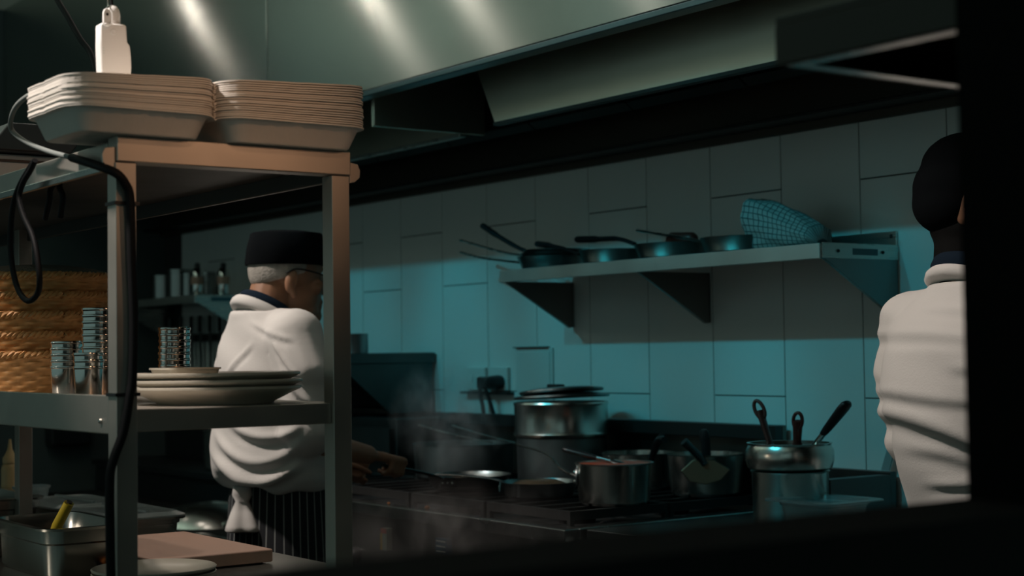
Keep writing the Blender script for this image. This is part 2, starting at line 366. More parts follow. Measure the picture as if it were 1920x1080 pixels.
# ---------------------------------------------------------------- cooking range
rg = thing('cooking_range', 'stainless commercial range with black iron grates along the tiled wall', 'range', (-.8, .4, 0))
m_rfront = mat('range_front_steel', (.12, .13, .12), .35, 1, var=.3, scale=6, bump=.05)
m_rtop = mat('range_edge_steel', (.35, .37, .36), .26, 1, var=.1)
MB().box(-1.68, -.003, .02, .79, .12, .832).build('body', m_rfront, rg, bev=.003)
MB().prism([(-1.68, 0, .868), (-1.68, .05, .868), (-1.68, .05, .832), (-1.68, 0, .832)], (1.68, 0, 0)).build('front_rail', m_rtop, rg, bev=.004)
MB().box(-.06, 0, .051, .79, .832, .868).build('end_rail', m_rtop, rg, bev=.004)
MB().box(-1.68, -.061, .051, .79, .832, .850).build('hob_plate', m_iron, rg)
MB().box(-1.68, 0, .785, .803, .868, 1.103).build('backsplash', mat('backsplash_steel', (.15, .14, .125), .35, 1, var=.15), rg, bev=.003)
MB().box(-1.68, 0, .755, .786, 1.062, 1.103).build('backsplash_cap', mat('cap_steel', (.05, .055, .055), .4, .8), rg, bev=.003)
for x in (-1.6, -.06):
    for y in (.08, .72): MB().lathe([(.02, 0), (.025, .0), (.025, .12), (.02, .12)], 12, (x, y, 0)).build('leg', m_dark, rg)
for k in range(4):
    x = -1.5 + k*.42
    kb = MB().lathe([(.001, 0), (.028, 0), (.026, .02), (.018, .03), (.001, .03)], 20, (x, .019, .70), Matrix.Rotation(PI/2, 3, 'X')).build('control_knob', m_black, rg, smooth=40)
for k in range(2):
    x0 = -1.64 + k*.82
    MB().box(x0, x0+.74, .0, .019, .18, .62).build('oven_door', m_rfront, rg, bev=.004)
    MB().tube([(x0+.08, -.03, .57), (x0+.66, -.03, .57)], .011).build('door_handle', m_steel, rg, smooth=60)
    for q in (.1, .64): MB().box(x0+q-.008, x0+q+.008, -.03, .0, .562, .578).build('handle_mount', m_steel, rg)
for k in range(4):                              # grates: ring of bars each
    xa = -1.63 + k*.395
    for j in range(2):
        ya = .07 + j*.345
        g = MB()
        for q in (0, .325): g.box(xa, xa+.38, ya+q, ya+q+.014, .88, .904)
        for q in (0, .366): g.box(xa+q, xa+q+.014, ya+.014, ya+.325, .88, .904)
        for q in (.09, .185, .28): g.box(xa+q, xa+q+.012, ya+.014, ya+.325, .888, .9035)
        for (dx, dy) in ((0, 0), (.366, 0), (0, .325), (.366, .325)): g.box(xa+dx, xa+dx+.014, ya+dy, ya+dy+.014, .85, .88)
        g.build('grate', m_iron, rg)
        MB().lathe([(.02, .85), (.05, .85), (.055, .862), (.03, .872), (.001, .873)], 16, (xa+.19, ya+.17, 0)).build('burner', m_iron, rg, smooth=40)
st = MB().box(-.90, -.868, -.0012, .0002+.0185, .735, .800).build('warning_label', mat('pale_sticker', (.35, .35, .28), .6), rg)
MB().box(-.90, -.868, -.0018, -.0012, .785, .800).build('red_band', mat('red_print', (.45, .06, .03), .6), st)
MB().box(-.902, -.892, -.0022, -.0014, .735, .785).build('yellow_band', mat('yellow_print', (.55, .33, .04), .6), st)
st = MB().box(-.60, -.545, -.0012, .0187, .752, .796).build('blue_sticker', mat('blue_print', (.03, .10, .17), .6), rg)
for z in (.757, .772, .787): MB().box(-.596, -.549, -.0018, -.0012, z, z+.004).build('pale_line', m_socket, st)

GZ = .905
# big stock pot, steamer stack, saucepans
def pot(name, label, cat, c, r, h, m=m_pot, taper=.93, thick=.003, content=None, cm=None, group=None):
    t = thing(name, label, cat, c, group)
    rb = r*taper
    MB().lathe([(.001, 0), (rb-.008, 0), (rb, .008), (r, h-.004), (r+.004, h), (r-thick, h), (rb-thick, .012), (.001, .010)], 56, c).build('body', m, t, smooth=35)
    if content:
        rr = rb + (r-rb)*content/h - thick - .001
        MB().lathe([(.001, content-.012), (rr, content-.012), (rr, content), (rr*.5, content+.004), (.001, content+.002)], 40, c).build('contents', cm, t, smooth=50)
    return t
pot('stock_pot', 'wide dull stock pot behind the tossed frying pan', 'stock pot', (-1.215, .515, GZ), .168, .115, m_potd, taper=.97, content=.07, cm=m_food)
stp = pot('steamer_pot', 'tall steamer pot with a ring on top, against the back wall', 'steamer', (-.775, .59, GZ), .142, .15, m_potd, taper=.98)
MB().lathe([(.10, 1.056), (.148, 1.056), (.151, 1.064), (.148, 1.072), (.148, 1.150), (.151, 1.158), (.149, 1.163), (.142, 1.163), (.142, 1.07), (.10, 1.062)], 56, (-.775, .59, 0)).build('steamer_ring', m_pot, stp, smooth=35)
for (dz, r, tx, ty, lb) in ((1.166, .150, .03, -.05, 'lower of two flat metal lids on the steamer pot'), (1.1835, .132, .05, -.085, 'upper tilted metal lid lying on the steamer pot')):
    m = Euler((tx*0, ty, 0)).to_matrix()
    t = thing('pot_lid', lb, 'lid', (-.77, .59, dz+ .008))
    MB().lathe([(.001, 0), (r, 0), (r+.003, .004), (r, .009), (r*.7, .015), (.001, .017)], 48, (-.77, .59, dz+.008), m).build('lid_plate', mat('lid_metal', (.20, .22, .22), .32, 1), t, smooth=35)
    MB().box(-.83, -.77, .575, .605, dz+.022, dz+.034).build('lid_handle', m_dark, t, bev=.004)
def handle(par, P, r, m, flat=.55, n=8): return MB().tube(spl(P, 6), r, n, flat=flat).build('handle', m, par, smooth=50)
def rivets(par, q, d, z, sp=.018):
    side = Vector((-d.y, d.x, 0))
    b = MB().lathe([(.001, 0), (.026, 0), (.024, .004), (.001, .005)], 18, tuple(Vector(q)), d.to_track_quat('Z', 'Y').to_matrix() @ Matrix.Diagonal(Vector((1, 1, 1)))).build('handle_plate', m_potd, par, smooth=40)
    for (a, c) in ((-sp*.7, .012), (sp*.7, .012), (0, -.014)):
        MB().ell(tuple(Vector(q) + side*a + Vector((0, 0, c)) + d*.006), (.005, .005, .005), n=8).build('rivet', m_chrome, par, smooth=60)
def spoon(name, label, cat, top, bot, r, m, m2=None, hole=False):
    top = Vector(top); bot = Vector(bot); d = bot-top
    t = thing(name, label, cat, tuple(bot))
    k = .55 if m2 else .95
    a = top + d*k
    pts = [top + d*(k*q) for q in (0, .06, .2, .5, .85, 1)]
    if hole:                                     # handle head is an eye
        side = Vector((1, .4, 0)).normalized(); up = -d.normalized()
        ring = [top + side*(r*1.1*math.cos(w)) + up*(r*2.0*math.sin(w)) - up*r*1.6 for w in np.linspace(0, 2*PI, 20)[:-1]]
        MB().tube(ring, r*.42, 8, closed=True).build('handle_eye', m, t, smooth=60)
        pts = [top + d*(q) for q in (.15, .25, .4, .6, .8, k)]; rr = [r*1.1, r*1.15, r*1.05, r*.95, r*.9, r*.8]
    else: rr = [r*.6, r, r*1.1, r, r*.85, r*.7]
    MB().tube(pts, rr, 10, flat=.6).build('handle', m, t, smooth=60)
    if m2: MB().tube([a - d*.02, bot - d*.12], r*.45, 8).build('shaft', m2, t, smooth=60)
    mm = d.to_track_quat('Z', 'Y').to_matrix()
    MB().lathe([(.001, -.03), (.012, -.02), (.02, 0), (.016, .018), (.001, .024)], 14, tuple(bot - d.normalized()*.02), mm, sy=.35).build('bowl', m2 or m, t, smooth=60)
    return t
c1 = (-.150, .290, GZ)
p = pot('saucepan', 'steel saucepan of red sauce, frontmost on the right of the range', 'saucepan', c1, .104, .112, m_pot, taper=.93, content=.1085, cm=m_sauce)
d1 = Vector((-.62, -.78, 0)).normalized(); q = Vector(c1) + d1*.1015 + Vector((0, 0, .075))
rivets(p, q, d1, 0)
handle(p, [q + d1*.004, q + d1*.03 + Vector((-.02, .0, .02)), (-.36, .215, 1.035), (-.47, .20, 1.056)], [.008]*7+[.006]*6+[.0055]*5+[.007], m_steel)
spoon('ladle', 'black handled ladle lying across the red sauce', 'ladle', (-.275, .21, 1.052), (-.11, .295, 1.012), .013, m_black, m_pan)
c2 = (-.175, .650, GZ)
p = pot('saucepan', 'steel saucepan with its handle pointing at the viewer, right of the red sauce', 'saucepan', c2, .109, .118, m_pot, taper=.91)
d2 = Vector((.72, -.69, 0)).normalized(); q = Vector(c2) + d2*.105 + Vector((0, 0, .075))
b = MB().prism([q + Vector((-.052, -.045, .0)), q+Vector((-.03, -.03, -.03)), q + Vector((.004, .0, -.037)), q + Vector((.032, .032, -.025)), q + Vector((.05, .05, .004)), q+Vector((.02, .02, .03)), q + Vector((-.025, -.022, .032))], d2*.012)
b.build('handle_plate', mat('brown_scorched_steel', (.22, .15, .10), .4, .9), p, bev=.003)
handle(p, [q + d2*.012 + Vector((0, 0, .02)), q + d2*.03 + Vector((-.02, -.005, .045)), q + d2*.05 + Vector((-.05, -.03, .085))], [.012]*5+[.014]*5+[.015]*3, m_black, .8)
spoon('serving_spoon', 'black serving spoon standing in the second saucepan', 'spoon', (-.125, .60, 1.095), (-.14, .63, .945), .014, m_black)
c3 = (-.475, .655, GZ)
p = pot('saucepan', 'half hidden saucepan behind the red sauce, black handled', 'saucepan', c3, .112, .108, m_pot, taper=.92, content=.05, cm=m_food)
spoon('spatula', 'black spatula leaning out of the half hidden rear saucepan', 'spatula', (-.30, .60, 1.075), (-.43, .66, .99), .012, m_black)
handle(p, [(-.38, .62, .99), (-.34, .60, 1.03), (-.30, .585, 1.06), (-.265, .575, 1.062)], [.01]*8+[.012]*11, m_black, .8)
# bain marie at the end
bz = .868
bn = thing('bain_marie_pot', 'steel bain-marie pot with a flared bowl on top, holding three utensils', 'pot', (.345, .46, bz))
MB().lathe([(.001, 0), (.090, 0), (.094, .008), (.097, .138), (.100, .143), (.07, .145), (.07, .14), (.001, .14)], 56, (.345, .46, bz)).build('lower_pot', m_pot, bn, smooth=35)
MB().lathe([(.001, .1465), (.098, .1465), (.106, .152), (.112, .170), (.111, .195), (.104, .208), (.108, .214), (.100, .214), (.100, .20), (.106, .175), (.096, .158), (.001, .156)], 56, (.345, .46, bz)).build('upper_bowl', m_pot, bn, smooth=35)
MB().lathe([(.001, .185), (.101, .185), (.101, .196), (.001, .198)], 40, (.345, .46, bz)).build('contents', mat('dark_gravy', (.02, .01, .006), .3), bn, smooth=40)
spoon('serving_spoon', 'brown spoon with an eyelet in the bain-marie pot, leftmost of three', 'spoon', (.253, .44, 1.182), (.300, .45, 1.045), .0120, m_brown, hole=True)
spoon('serving_spoon', 'shortest brown spoon with an eyelet, middle of three in the bain-marie pot', 'spoon', (.396, .44, 1.155), (.360, .47, 1.045), .0110, m_brown, hole=True)
spoon('ladle', 'large ladle with a thick black handle, rightmost in the bain-marie pot', 'ladle', (.563, .44, 1.188), (.400, .455, 1.045), .0165, m_black, m_chrome)

# frying pans on the range: one tossed by the cook, one standing
tp = frypan('frying pan of food being tossed by the cook, black handle in his fist', (-.775, .235, .912), .128, .042, [(-.735, .118, .948), (-.71, .07, .962), (-.675, -.03, .985), (-.635, -.15, 1.008)], [.007]*6+[.010]*10, m_black, group='pans cooking on the range')
MB().lathe([(.001, .913+.004), (.098, .918), (.100, .930), (.05, .945), (.001, .940)], 30, (-.775, .235, 0), wob=lambda a, k: 1+.04*math.sin(7*a)+.03*math.sin(13*a)).build('food', m_food, tp, smooth=60)
pp = frypan('black frying pan standing left of the red saucepan with dark food', (-.455, .262, GZ), .112, .045, [(-.545, .195, .948), (-.59, .165, .958), (-.68, .10, .965), (-.74, .06, .965)], .008, m_pan, group='pans cooking on the range')
MB().lathe([(.001, GZ+.006), (.080, GZ+.008), (.084, GZ+.035), (.050, GZ+.049), (.001, GZ+.046)], 30, (-.455, .262, 0), wob=lambda a, k: 1+.06*math.sin(5*a)+.04*math.sin(11*a)).build('food', m_food, pp, smooth=60)
tg = thing('tongs', 'long steel tongs resting across the stock pot', 'tongs', (-1.2, .45, 1.03))
for q in (0, .05): MB().tube([(-1.36+q*2.6, .43+q, 1.078), (-1.22+q*2.2, .46+q, 1.052), (-1.03+q*2, .50+q*.5, 1.028)], [.006, .007, .005], 8, flat=.4).build('arm', m_steel, tg, smooth=60)
for (x, y, z, s, lb) in ((-.69, .030, .874, .010, 'orange crumb on the front edge of the range, larger of two'), (-.90, .028, .872, .006, 'tiny orange crumb on the front edge of the range, left of the larger')):
    tag(MB().ell((x, y, z), (s, s*.7, s*.6), n=8).build('food_scrap', m_orange, loc=(x, y, z), smooth=60), lb, 'food scrap')

# ---------------------------------------------------------------- salamander grill, wall left of the socket
sg = thing('salamander_grill', 'dark salamander grill on the wall with a rack of tins above it', 'grill', (-2.160, .6, 1.2))
m_sal = mat('salamander_steel', (.10, .11, .11), .4, 1, var=.25)
MB().prism([(-2.660, .40, 1.285), (-2.660, .81, 1.285), (-2.660, .81, 1.10), (-2.660, .62, 1.10)], (.012, 0, 0)).build('side_panel', m_sal, sg)
MB().prism([(-1.870, .40, 1.285), (-1.870, .81, 1.285), (-1.870, .81, 1.10), (-1.870, .62, 1.10)], (.012, 0, 0)).build('side_panel', m_sal, sg)
MB().box(-2.670, -1.845, .40, .815, 1.285, 1.325).build('top_tray', m_sal, sg, bev=.004)
MB().box(-2.650, -1.870, .79, .81, 1.10, 1.285).build('back_panel', m_dark, sg)
MB().box(-2.650, -1.870, .62, .79, 1.10, 1.115).build('floor_panel', m_dark, sg)
MB().box(-2.410, -2.030, .44, .79, 1.19, 1.20).build('grill_rack', m_iron, sg)
for k, x in enumerate((-2.590, -2.480, -2.360, -2.250, -2.140, -2.025, -1.910)):
    w = (.042, .036, .045, .04, .038, .05, .05)[k]; h = (.055, .06, .06, .062, .06, .07, .072)[k]
    tag(MB().lathe([(.001, 0), (w, 0), (w*1.02, .004), (w, h-.004), (w*1.04, h), (w*.95, h), (w*.9, .006), (.001, .005)], 20, (x, .50+.04*(k % 2), 1.3255)).build('food_tin', m_potd, loc=(x, .5, 1.3255), smooth=35),
        ('small dull metal tin in the row on top of the salamander grill' ), 'tin', 'tins on the salamander grill')
cb = thing('condiment_block', 'low dark steel riser on the range back below the salamander', 'riser', (-1.75, .7, 1.0))
MB().box(-2.2, -1.70, .55, .78, .8305, 1.085).build('block', m_sal, cb, bev=.004)
MB().box(-2.18, -1.72, .53, .549, .93, 1.05).build('front_plate', m_dark, cb)

# ---------------------------------------------------------------- bench right of the range
be = thing('side_bench', 'dark steel side bench with an upstand, right of the range', 'bench', (.2, .4, 0))
m_bench = mat('side_bench_steel', (.10, .11, .11), .4, 1, var=.15)
MB().box(.015, .60, .06, .80, .838, .866).build('top', m_bench, be, bev=.003)
MB().box(.015, .395, .78, .803, .866, .992).build('upstand', m_bench, be, bev=.002)
MB().box(.36, .397, .55, .779, .866, .985).build('end_upstand', m_bench, be, bev=.002)
MB().box(.02, .59, .10, .78, .30, .32).build('undershelf', m_bench, be)
for x in (.035, .575):
    for y in (.09, .76): MB().box(x-.018, x+.018, y-.018, y+.018, 0, .838).build('leg', m_bench, be)
tb = thing('plastic_tub', 'shallow clear plastic tub with a wide rim on the side bench', 'tub', (.52, .42, .868))
def rrect(cx, cy, w, d, r, n=5):
    P = []
    for (sx, sy, a0) in ((1, 1, 0), (-1, 1, PI/2), (-1, -1, PI), (1, -1, 3*PI/2)):
        for k in range(n+1):
            a = a0 + PI/2*k/n; P.append((cx + sx*(w/2-r) + r*math.cos(a), cy + sy*(d/2-r) + r*math.sin(a)))
    return P
def loft(mb, rings, cap0=True, cap1=True):
    n = len(rings[0]); vs = [p for r in rings for p in r]; fs = []
    for k in range(len(rings)-1):
        for i in range(n):
            j = (i+1) % n; fs.append((k*n+i, k*n+j, (k+1)*n+j, (k+1)*n+i))
    if cap0: fs.append(tuple(range(n))[::-1])
    if cap1: fs.append(tuple((len(rings)-1)*n+i for i in range(n)))
    return mb.add(vs, fs)
def tray_mesh(cx, cy, w, d, z, h, taper, rim, t=.002, r=.02):
    R = lambda ww, dd, zz, rr=r: [(x, y, zz) for x, y in rrect(cx, cy, ww, dd, rr)]
    return loft(MB(), [R(w-taper, d-taper, z), R(w, d, z+h-.003), R(w+rim, d+rim, z+h-.003, r+rim/2), R(w+rim, d+rim, z+h, r+rim/2), R(w-2*t, d-2*t, z+h), R(w-taper-2*t, d-taper-2*t, z+t)])
tray_mesh(.515, .40, .155, .155, .868, .078, .02, .0).build('tub_body', m_glass, tb, smooth=40)
tray_mesh(.515, .40, .170, .170, .9405, .014, .01, .06).build('tub_lid', m_cover, tb, smooth=40)
t = thing('scraper', 'pale frosted plastic scraper standing behind the side bench upstand', 'scraper', (.37, .805, .99))
MB().prism([(.350, .795, .994), (.378, .795, .994), (.396, .795, 1.045), (.388, .795, 1.060), (.374, .795, 1.055)], (0, .004, 0)).build('blade', m_frost, t, bev=.001)

# ---------------------------------------------------------------- far left: second wall shelf, knives, back cooker
m_can = mat('canister_steel', (.30, .31, .30), .2, 1)
w2 = thing('wall_shelf', 'far wall shelf of canisters and bottles behind the cook', 'shelf', (-3.8, .82, 1.58))
MB().box(-4.35, -3.36, .523, .818, 1.588, 1.597).build('shelf_plate', m_steel, w2)
MB().box(-4.35, -3.36, .520, .526, 1.562, 1.598).build('front_edge', m_edge, w2, bev=.002)
MB().box(-3.3595, -3.356, .525, .818, 1.562, 1.598).build('end_cap', m_steel, w2, bev=.001)
MB().box(-3.3555, -3.354, .60, .72, 1.570, 1.588).build('maker_plate', mat('blue_label', (.04, .15, .20), .4), w2)
for x in (-4.3, -3.375):
    MB().prism([(x, .535, 1.565), (x, .818, 1.565), (x, .818, 1.415), (x, .80, 1.412)], (.012, 0, 0)).build('bracket', m_steel, w2)
for k, (x, y, r, h, lb) in enumerate(((-3.93, .62, .062, .115, 'dull wide canister at the left of the far shelf'), (-3.75, .62, .060, .135, 'tall bright canister on the far wall shelf'), (-3.60, .60, .035, .11, 'slim steel canister just right of the tall bright one'), (-3.66, .72, .04, .12, 'dark canister at the back of the far shelf'))):
    t = thing('canister', lb, 'canister', (x, y, 1.5985), 'canisters on the far wall shelf')
    MB().lathe([(.001, 0), (r, 0), (r, h*.86), (r*.97, h*.87), (r*.97, h*.88), (.001, h*.88)], 28, (x, y, 1.5985)).build('body', m_can, t, smooth=35)
    MB().lathe([(.001, h*.882), (r*1.03, h*.882), (r*1.03, h*.98), (r*.8, h), (.001, h)], 28, (x, y, 1.5985)).build('lid', m_can, t, smooth=35)
for k, (x, y, lb) in enumerate(((-3.46, .58, 'pale sauce bottle with a black cap, left of two on the far shelf'), (-3.40, .68, 'pale sauce bottle with a black cap, nearest the cook on the far shelf'))):
    t = thing('sauce_bottle', lb, 'bottle', (x, y, 1.5985), 'bottles on the far wall shelf')
    MB().lathe([(.001, 0), (.026, 0), (.028, .005), (.028, .10), (.02, .118), (.014, .124), (.001, .124)], 20, (x, y, 1.5985)).build('bottle_body', m_chrome, t, smooth=40)
    MB().lathe([(.0285, .05), (.029, .05), (.029, .085), (.0285, .085)], 20, (x, y, 1.5985)).build('label_band', mat('pinkish_label', (.5, .3, .22), .6), t)
    MB().lathe([(.001, .1245), (.013, .1245), (.013, .145), (.001, .15)], 14, (x, y, 1.5985)).build('cap', m_black, t, smooth=40)
kr = thing('knife_rack', 'dark magnetic knife rack on the wall below the far shelf', 'knife rack', (-3.95, .81, 1.40))
MB().box(-4.33, -3.58, .800, .8205, 1.395, 1.43).build('bar', m_black, kr, bev=.003)
for k, (x, l) in enumerate(((-4.25, .20), (-4.12, .22), (-4.00, .15), (-3.90, .24), (-3.79, .20), (-3.68, .17))):
    t = thing('kitchen_knife', 'dark handled knife hanging on the far knife rack', 'knife', (x, .795, 1.40), 'knives on the far rack')
    MB().prism([(x-.018, .794, 1.44), (x+.018, .794, 1.44), (x+.016, .794, 1.43-l), (x-.004, .794, 1.42-l*1.1)], (0, .0025, 0)).build('blade', m_potd, t)
    MB().box(x-.013, x+.013, .786, .80-.001, 1.4405, 1.52).build('handle', m_black, t, bev=.003)
bc = thing('back_cooker', 'low black cooker with a raised back shelf, behind the cook', 'cooker', (-2.8, .4, 0))
m_bc = mat('black_enamel', (.012, .014, .015), .35, var=.3)
MB().box(-4.3, -1.72, .03, .78, .1, .662).build('body', m_bc, bc, bev=.004)
MB().box(-4.3, -1.72, -.01, .03, .64, .676).build('front_rail', m_rtop, bc, bev=.004)
MB().box(-4.3, -1.72, .031, .78, .6625, .678).build('hob', m_iron, bc)
MB().box(-4.3, -1.72, .42, .78, .679, .80).build('raised_back', m_bc, bc, bev=.004)
MB().box(-4.3, -1.72, .40, .80, .8005, .83).build('raised_shelf', m_bc, bc, bev=.004)
MB().box(-4.3, -1.72, .785, .815, .8305, 1.10).build('splash_panel', m_bc, bc)
for x in (-4.2, -1.85):
    for y in (.1, .7): MB().lathe([(.02, 0), (.025, 0), (.025, .1), (.02, .1)], 12, (x, y, 0)).build('leg', m_dark, bc)
t = pot('stock_pot', 'far stock pot on the raised back shelf, faint teal glint', 'stock pot', (-3.1, .58, .831), .13, .17, m_pot, taper=.98)
wk = thing('wok', 'wide shiny wok upturned on the low black cooker', 'wok', (-2.42, .16, .679))
MB().lathe([(.215, .0), (.222, .004), (.21, .022), (.17, .055), (.10, .078), (.03, .086), (.001, .087), (.001, .082), (.10, .073), (.165, .050), (.20, .02)], 48, (-2.42, .16, .679)).build('bowl', m_pot, wk, smooth=40)
for s in (-1, 1): MB().tube(spl([(-2.42+s*.205, .11, .70), (-2.42+s*.255, .12, .712), (-2.42+s*.255, .20, .712), (-2.42+s*.205, .21, .70)]), .008).build('loop_handle', m_steel, wk, smooth=60)
t = thing('wall_dispenser', 'dark box dispenser with a red strip hung on the far left wall', 'dispenser', (-4.39, .22, .98))
MB().box(-4.399, -4.29, .20, .40, .90, 1.06).build('box', m_bc, t, bev=.01)
MB().box(-4.289, -4.28, .24, .36, 1.03, 1.05).build('red_strip', mat('red_plastic', (.30, .04, .015), .5), t, bev=.003)


# ---------------------------------------------------------------- pass counter and what stands on it
pc = thing('pass_counter', 'stainless pass counter carrying pans, board and plates under the rack', 'counter', (-.4, -1.4, 0))
m_gn = mat('steam_pan_steel', (.42, .41, .38), .24, 1, var=.15, scale=10)
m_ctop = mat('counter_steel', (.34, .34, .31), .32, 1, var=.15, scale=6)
MB().box(-3.0, 1.55, -1.95, -.888, .872, .90).build('worktop', m_ctop, pc, bev=.004)
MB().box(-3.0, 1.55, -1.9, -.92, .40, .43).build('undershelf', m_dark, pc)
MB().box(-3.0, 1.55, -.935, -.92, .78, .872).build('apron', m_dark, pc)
for x in (-2.9, -1.2, 1.45):
    for y in (-1.87, -.96): MB().box(x-.02, x+.02, y-.02, y+.02, 0, .872).build('leg', m_dark, pc)

def gn(label, x0, x1, y0, y1, h, group='steam table pans on the pass counter', z=.9005, cover=None, content=None, cm=None):
    cx, cy = (x0+x1)/2, (y0+y1)/2; w, d = x1-x0, y1-y0
    t = thing('gastronorm_pan', label, 'pan', (cx, cy, z), group)
    R = lambda ww, dd, zz, rr=.03: [(x, y, zz) for x, y in rrect(cx, cy, ww, dd, rr)]
    loft(MB(), [R(w-.034, d-.034, z, .03), R(w-.022, d-.022, z+.008, .035), R(w-.018, d-.018, z+h*.66, .035), R(w-.010, d-.010, z+h*.70, .036), R(w-.008, d-.008, z+h-.006, .036), R(w+.014, d+.014, z+h-.005, .045), R(w+.016, d+.016, z+h, .045), R(w-.012, d-.012, z+h, .035), R(w-.016, d-.016, z+h*.70, .034), R(w-.026, d-.026, z+h*.6, .034), R(w-.034, d-.034, z+.004, .03)]).build('pan_body', m_gn, t, smooth=35)
    if content: loft(MB(), [R(w-.030, d-.030, z+content-.01), R(w-.029, d-.029, z+content)]).build('contents', cm or m_dark, t)
    if cover:
        loft(MB(), [R(w+.010, d+.010, z+h+.0005, .04), R(w+.012, d+.012, z+h+.004, .04), R(w-.02, d-.02, z+h+.012, .04), R(w-.03, d-.03, z+h+.009, .04)]).build('clear_cover', m_cover, t, smooth=35)
        MB().box(cx-w*.45, cx+w*.45, cy-.004, cy+.004, z+h+.0125, z+h+.017).build('cover_rib', m_glass, t)
    return t
gn('deep steel pan with a yellow handled scoop in it, front left of the pass', -.065, .262, -1.432, -1.255, .098, content=.03, cm=m_food)
gn('shallow steel pan left of the scoop pan, behind the rack leg', -.47, -.16, -1.46, -1.28, .058, content=.03, cm=m_food)
gn('steel pan at the far left end of the pass counter', -.98, -.60, -1.34, -1.13, .085, content=.05, cm=m_orange)
gn('steel pan under a clear cover behind the scoop pan, nearer of two', -.55, -.25, -1.10, -.915, .05, cover=True)
gn('steel pan under a clear cover, further of two behind the scoop pan', -.88, -.58, -1.10, -.915, .05, cover=True)
t = thing('scoop', 'yellow handled scoop standing in the deep front pan', 'scoop', (.12, -1.34, .94))
MB().tube([(.085, -1.36, .95), (.105, -1.352, .99), (.130, -1.338, 1.034)], [.010, .0125, .0115], 12, flat=.8).build('handle', m_yel, t, smooth=50)
MB().lathe([(.001, 0), (.006, 0), (.006, .003), (.001, .003)], 10, (.1304, -1.3378, 1.0345), Vector((.025, .014, .044)).to_track_quat('Z', 'Y').to_matrix()).build('handle_hole', m_dark, t)
MB().lathe([(.001, 0), (.022, .004), (.026, .02), (.024, .02), (.001, .006)], 18, (.075, -1.366, .932)).build('scoop_bowl', m_steel, t, smooth=50)
t = thing('squeeze_bottle', 'cream sauce squeeze bottle with a pointed nozzle at the far left of the pass', 'bottle', (-1.165, -1.03, .9005))
MB().lathe([(.001, 0), (.022, 0), (.024, .006), (.0235, .03), (.0245, .034), (.0235, .038), (.0235, .068), (.0245, .072), (.0235, .076), (.0235, .115), (.021, .128), (.017, .133), (.001, .133)], 24, (-1.165, -1.03, .9005)).build('bottle_body', m_cream, t, smooth=50)
MB().lathe([(.001, .1335), (.0195, .1335), (.0195, .148), (.014, .156), (.007, .172), (.0035, .200), (.001, .200)], 20, (-1.165, -1.03, .9005)).build('nozzle_cap', m_cream, t, smooth=40)
t = thing('deli_tub', 'clear plastic tub behind the rear rack leg', 'tub', (-1.02, -1.05, .9005))
MB().lathe([(.001, 0), (.036, 0), (.046, .072), (.050, .074), (.050, .080), (.044, .080), (.034, .004), (.001, .004)], 28, (-1.02, -1.02, .9005)).build('tub_body', m_glass, t, smooth=40)
t = thing('chopping_board', 'pale pink worn chopping board lying on the pass counter', 'chopping board', (.09, -1.1, .9005))
MB().box(-.125, .305, -1.238, -.978, .9035, .930).build('board', m_wood, t, bev=.004)
for x in (-.10, .28):
    for y in (-1.22, -1.0): MB().lathe([(.001, .9005), (.010, .9005), (.010, .9034), (.001, .9034)], 10, (x, y, 0)).build('rubber_foot', m_rubber, t)
t = thing('small_tray', 'little black tray of orange scraps in front of the chopping board', 'tray', (.245, -1.29, .9005))
tray_mesh(.245, -1.285, .085, .075, .9005, .022, .012, .006, r=.012).build('tray_body', m_black, t, smooth=40)
for k in range(7):
    MB().ell((.245+.026*math.cos(k*2.4), -1.285+.022*math.sin(k*2.4), .916), (.012, .009, .009), (0, 0, k), n=8).build('orange_piece', m_orange, t, smooth=60)
pprof = [(.001, .002), (.066, .002), (.068, 0), (.074, 0), (.078, .005), (.106, .016), (.113, .020), (.114, .023), (.112, .0245), (.104, .020), (.076, .0095), (.001, .0085)]
pl0 = MB().lathe(pprof, 56, (.425, -1.285, .9005)).build('plate', m_plate, loc=(.425, -1.285, .9005), smooth=35)
tag(pl0, 'lower of two cream plates stacked at the bottom edge of the picture', 'plate', 'cream plates on the pass counter')
p2 = dup(pl0, (.425, -1.285, .9095), 'upper of two cream plates stacked at the bottom edge of the picture', 'cream plates on the pass counter')

# ---------------------------------------------------------------- rack over the pass
rk = thing('pass_rack', 'two tier stainless rack on square posts over the pass, copper glow on its end', 'rack', (.2, -1.37, .9))
YA, YB = -1.570, -1.170
m_under = mat('shaded_underside_steel', (.11, .11, .105), .5, 1, var=.15)  # darker copy of the rack steel, underside shade put into its colour
for x in (.927, -.605, -2.1):
    for y in (YA, YB-.033): MB().box(x, x+.033, y, y+.033, .9005, 1.612 if x > .9 else 1.64).build('post', m_rail, rk, bev=.0015)
MB().box(.925, .9615, YA+.002, YB+.002, 1.613, 1.652).build('end_rail', m_rail, rk, bev=.002)
MB().box(-2.1, .9245, YA, YA+.012, 1.606, 1.645).build('side_rail', m_rail, rk, bev=.002)
MB().box(-2.1, .9245, YA-.008, YA-.0005, 1.600, 1.612).build('ticket_strip', m_steel, rk, bev=.002)
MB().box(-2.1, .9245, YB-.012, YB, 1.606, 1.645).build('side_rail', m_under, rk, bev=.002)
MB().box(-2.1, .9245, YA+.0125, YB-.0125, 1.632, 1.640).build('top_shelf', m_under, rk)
MB().box(.932, .952, YA+.0335, YB-.0335, 1.209, 1.2425).build('lower_end_rail', m_rail, rk, bev=.002)
MB().box(-2.1, .926, YA, YA+.010, 1.206, 1.2645).build('lower_side_rail', m_rail, rk, bev=.002)
MB().box(-2.1, .926, YB-.010, YB, 1.206, 1.2425).build('lower_side_rail', m_rail, rk, bev=.002)
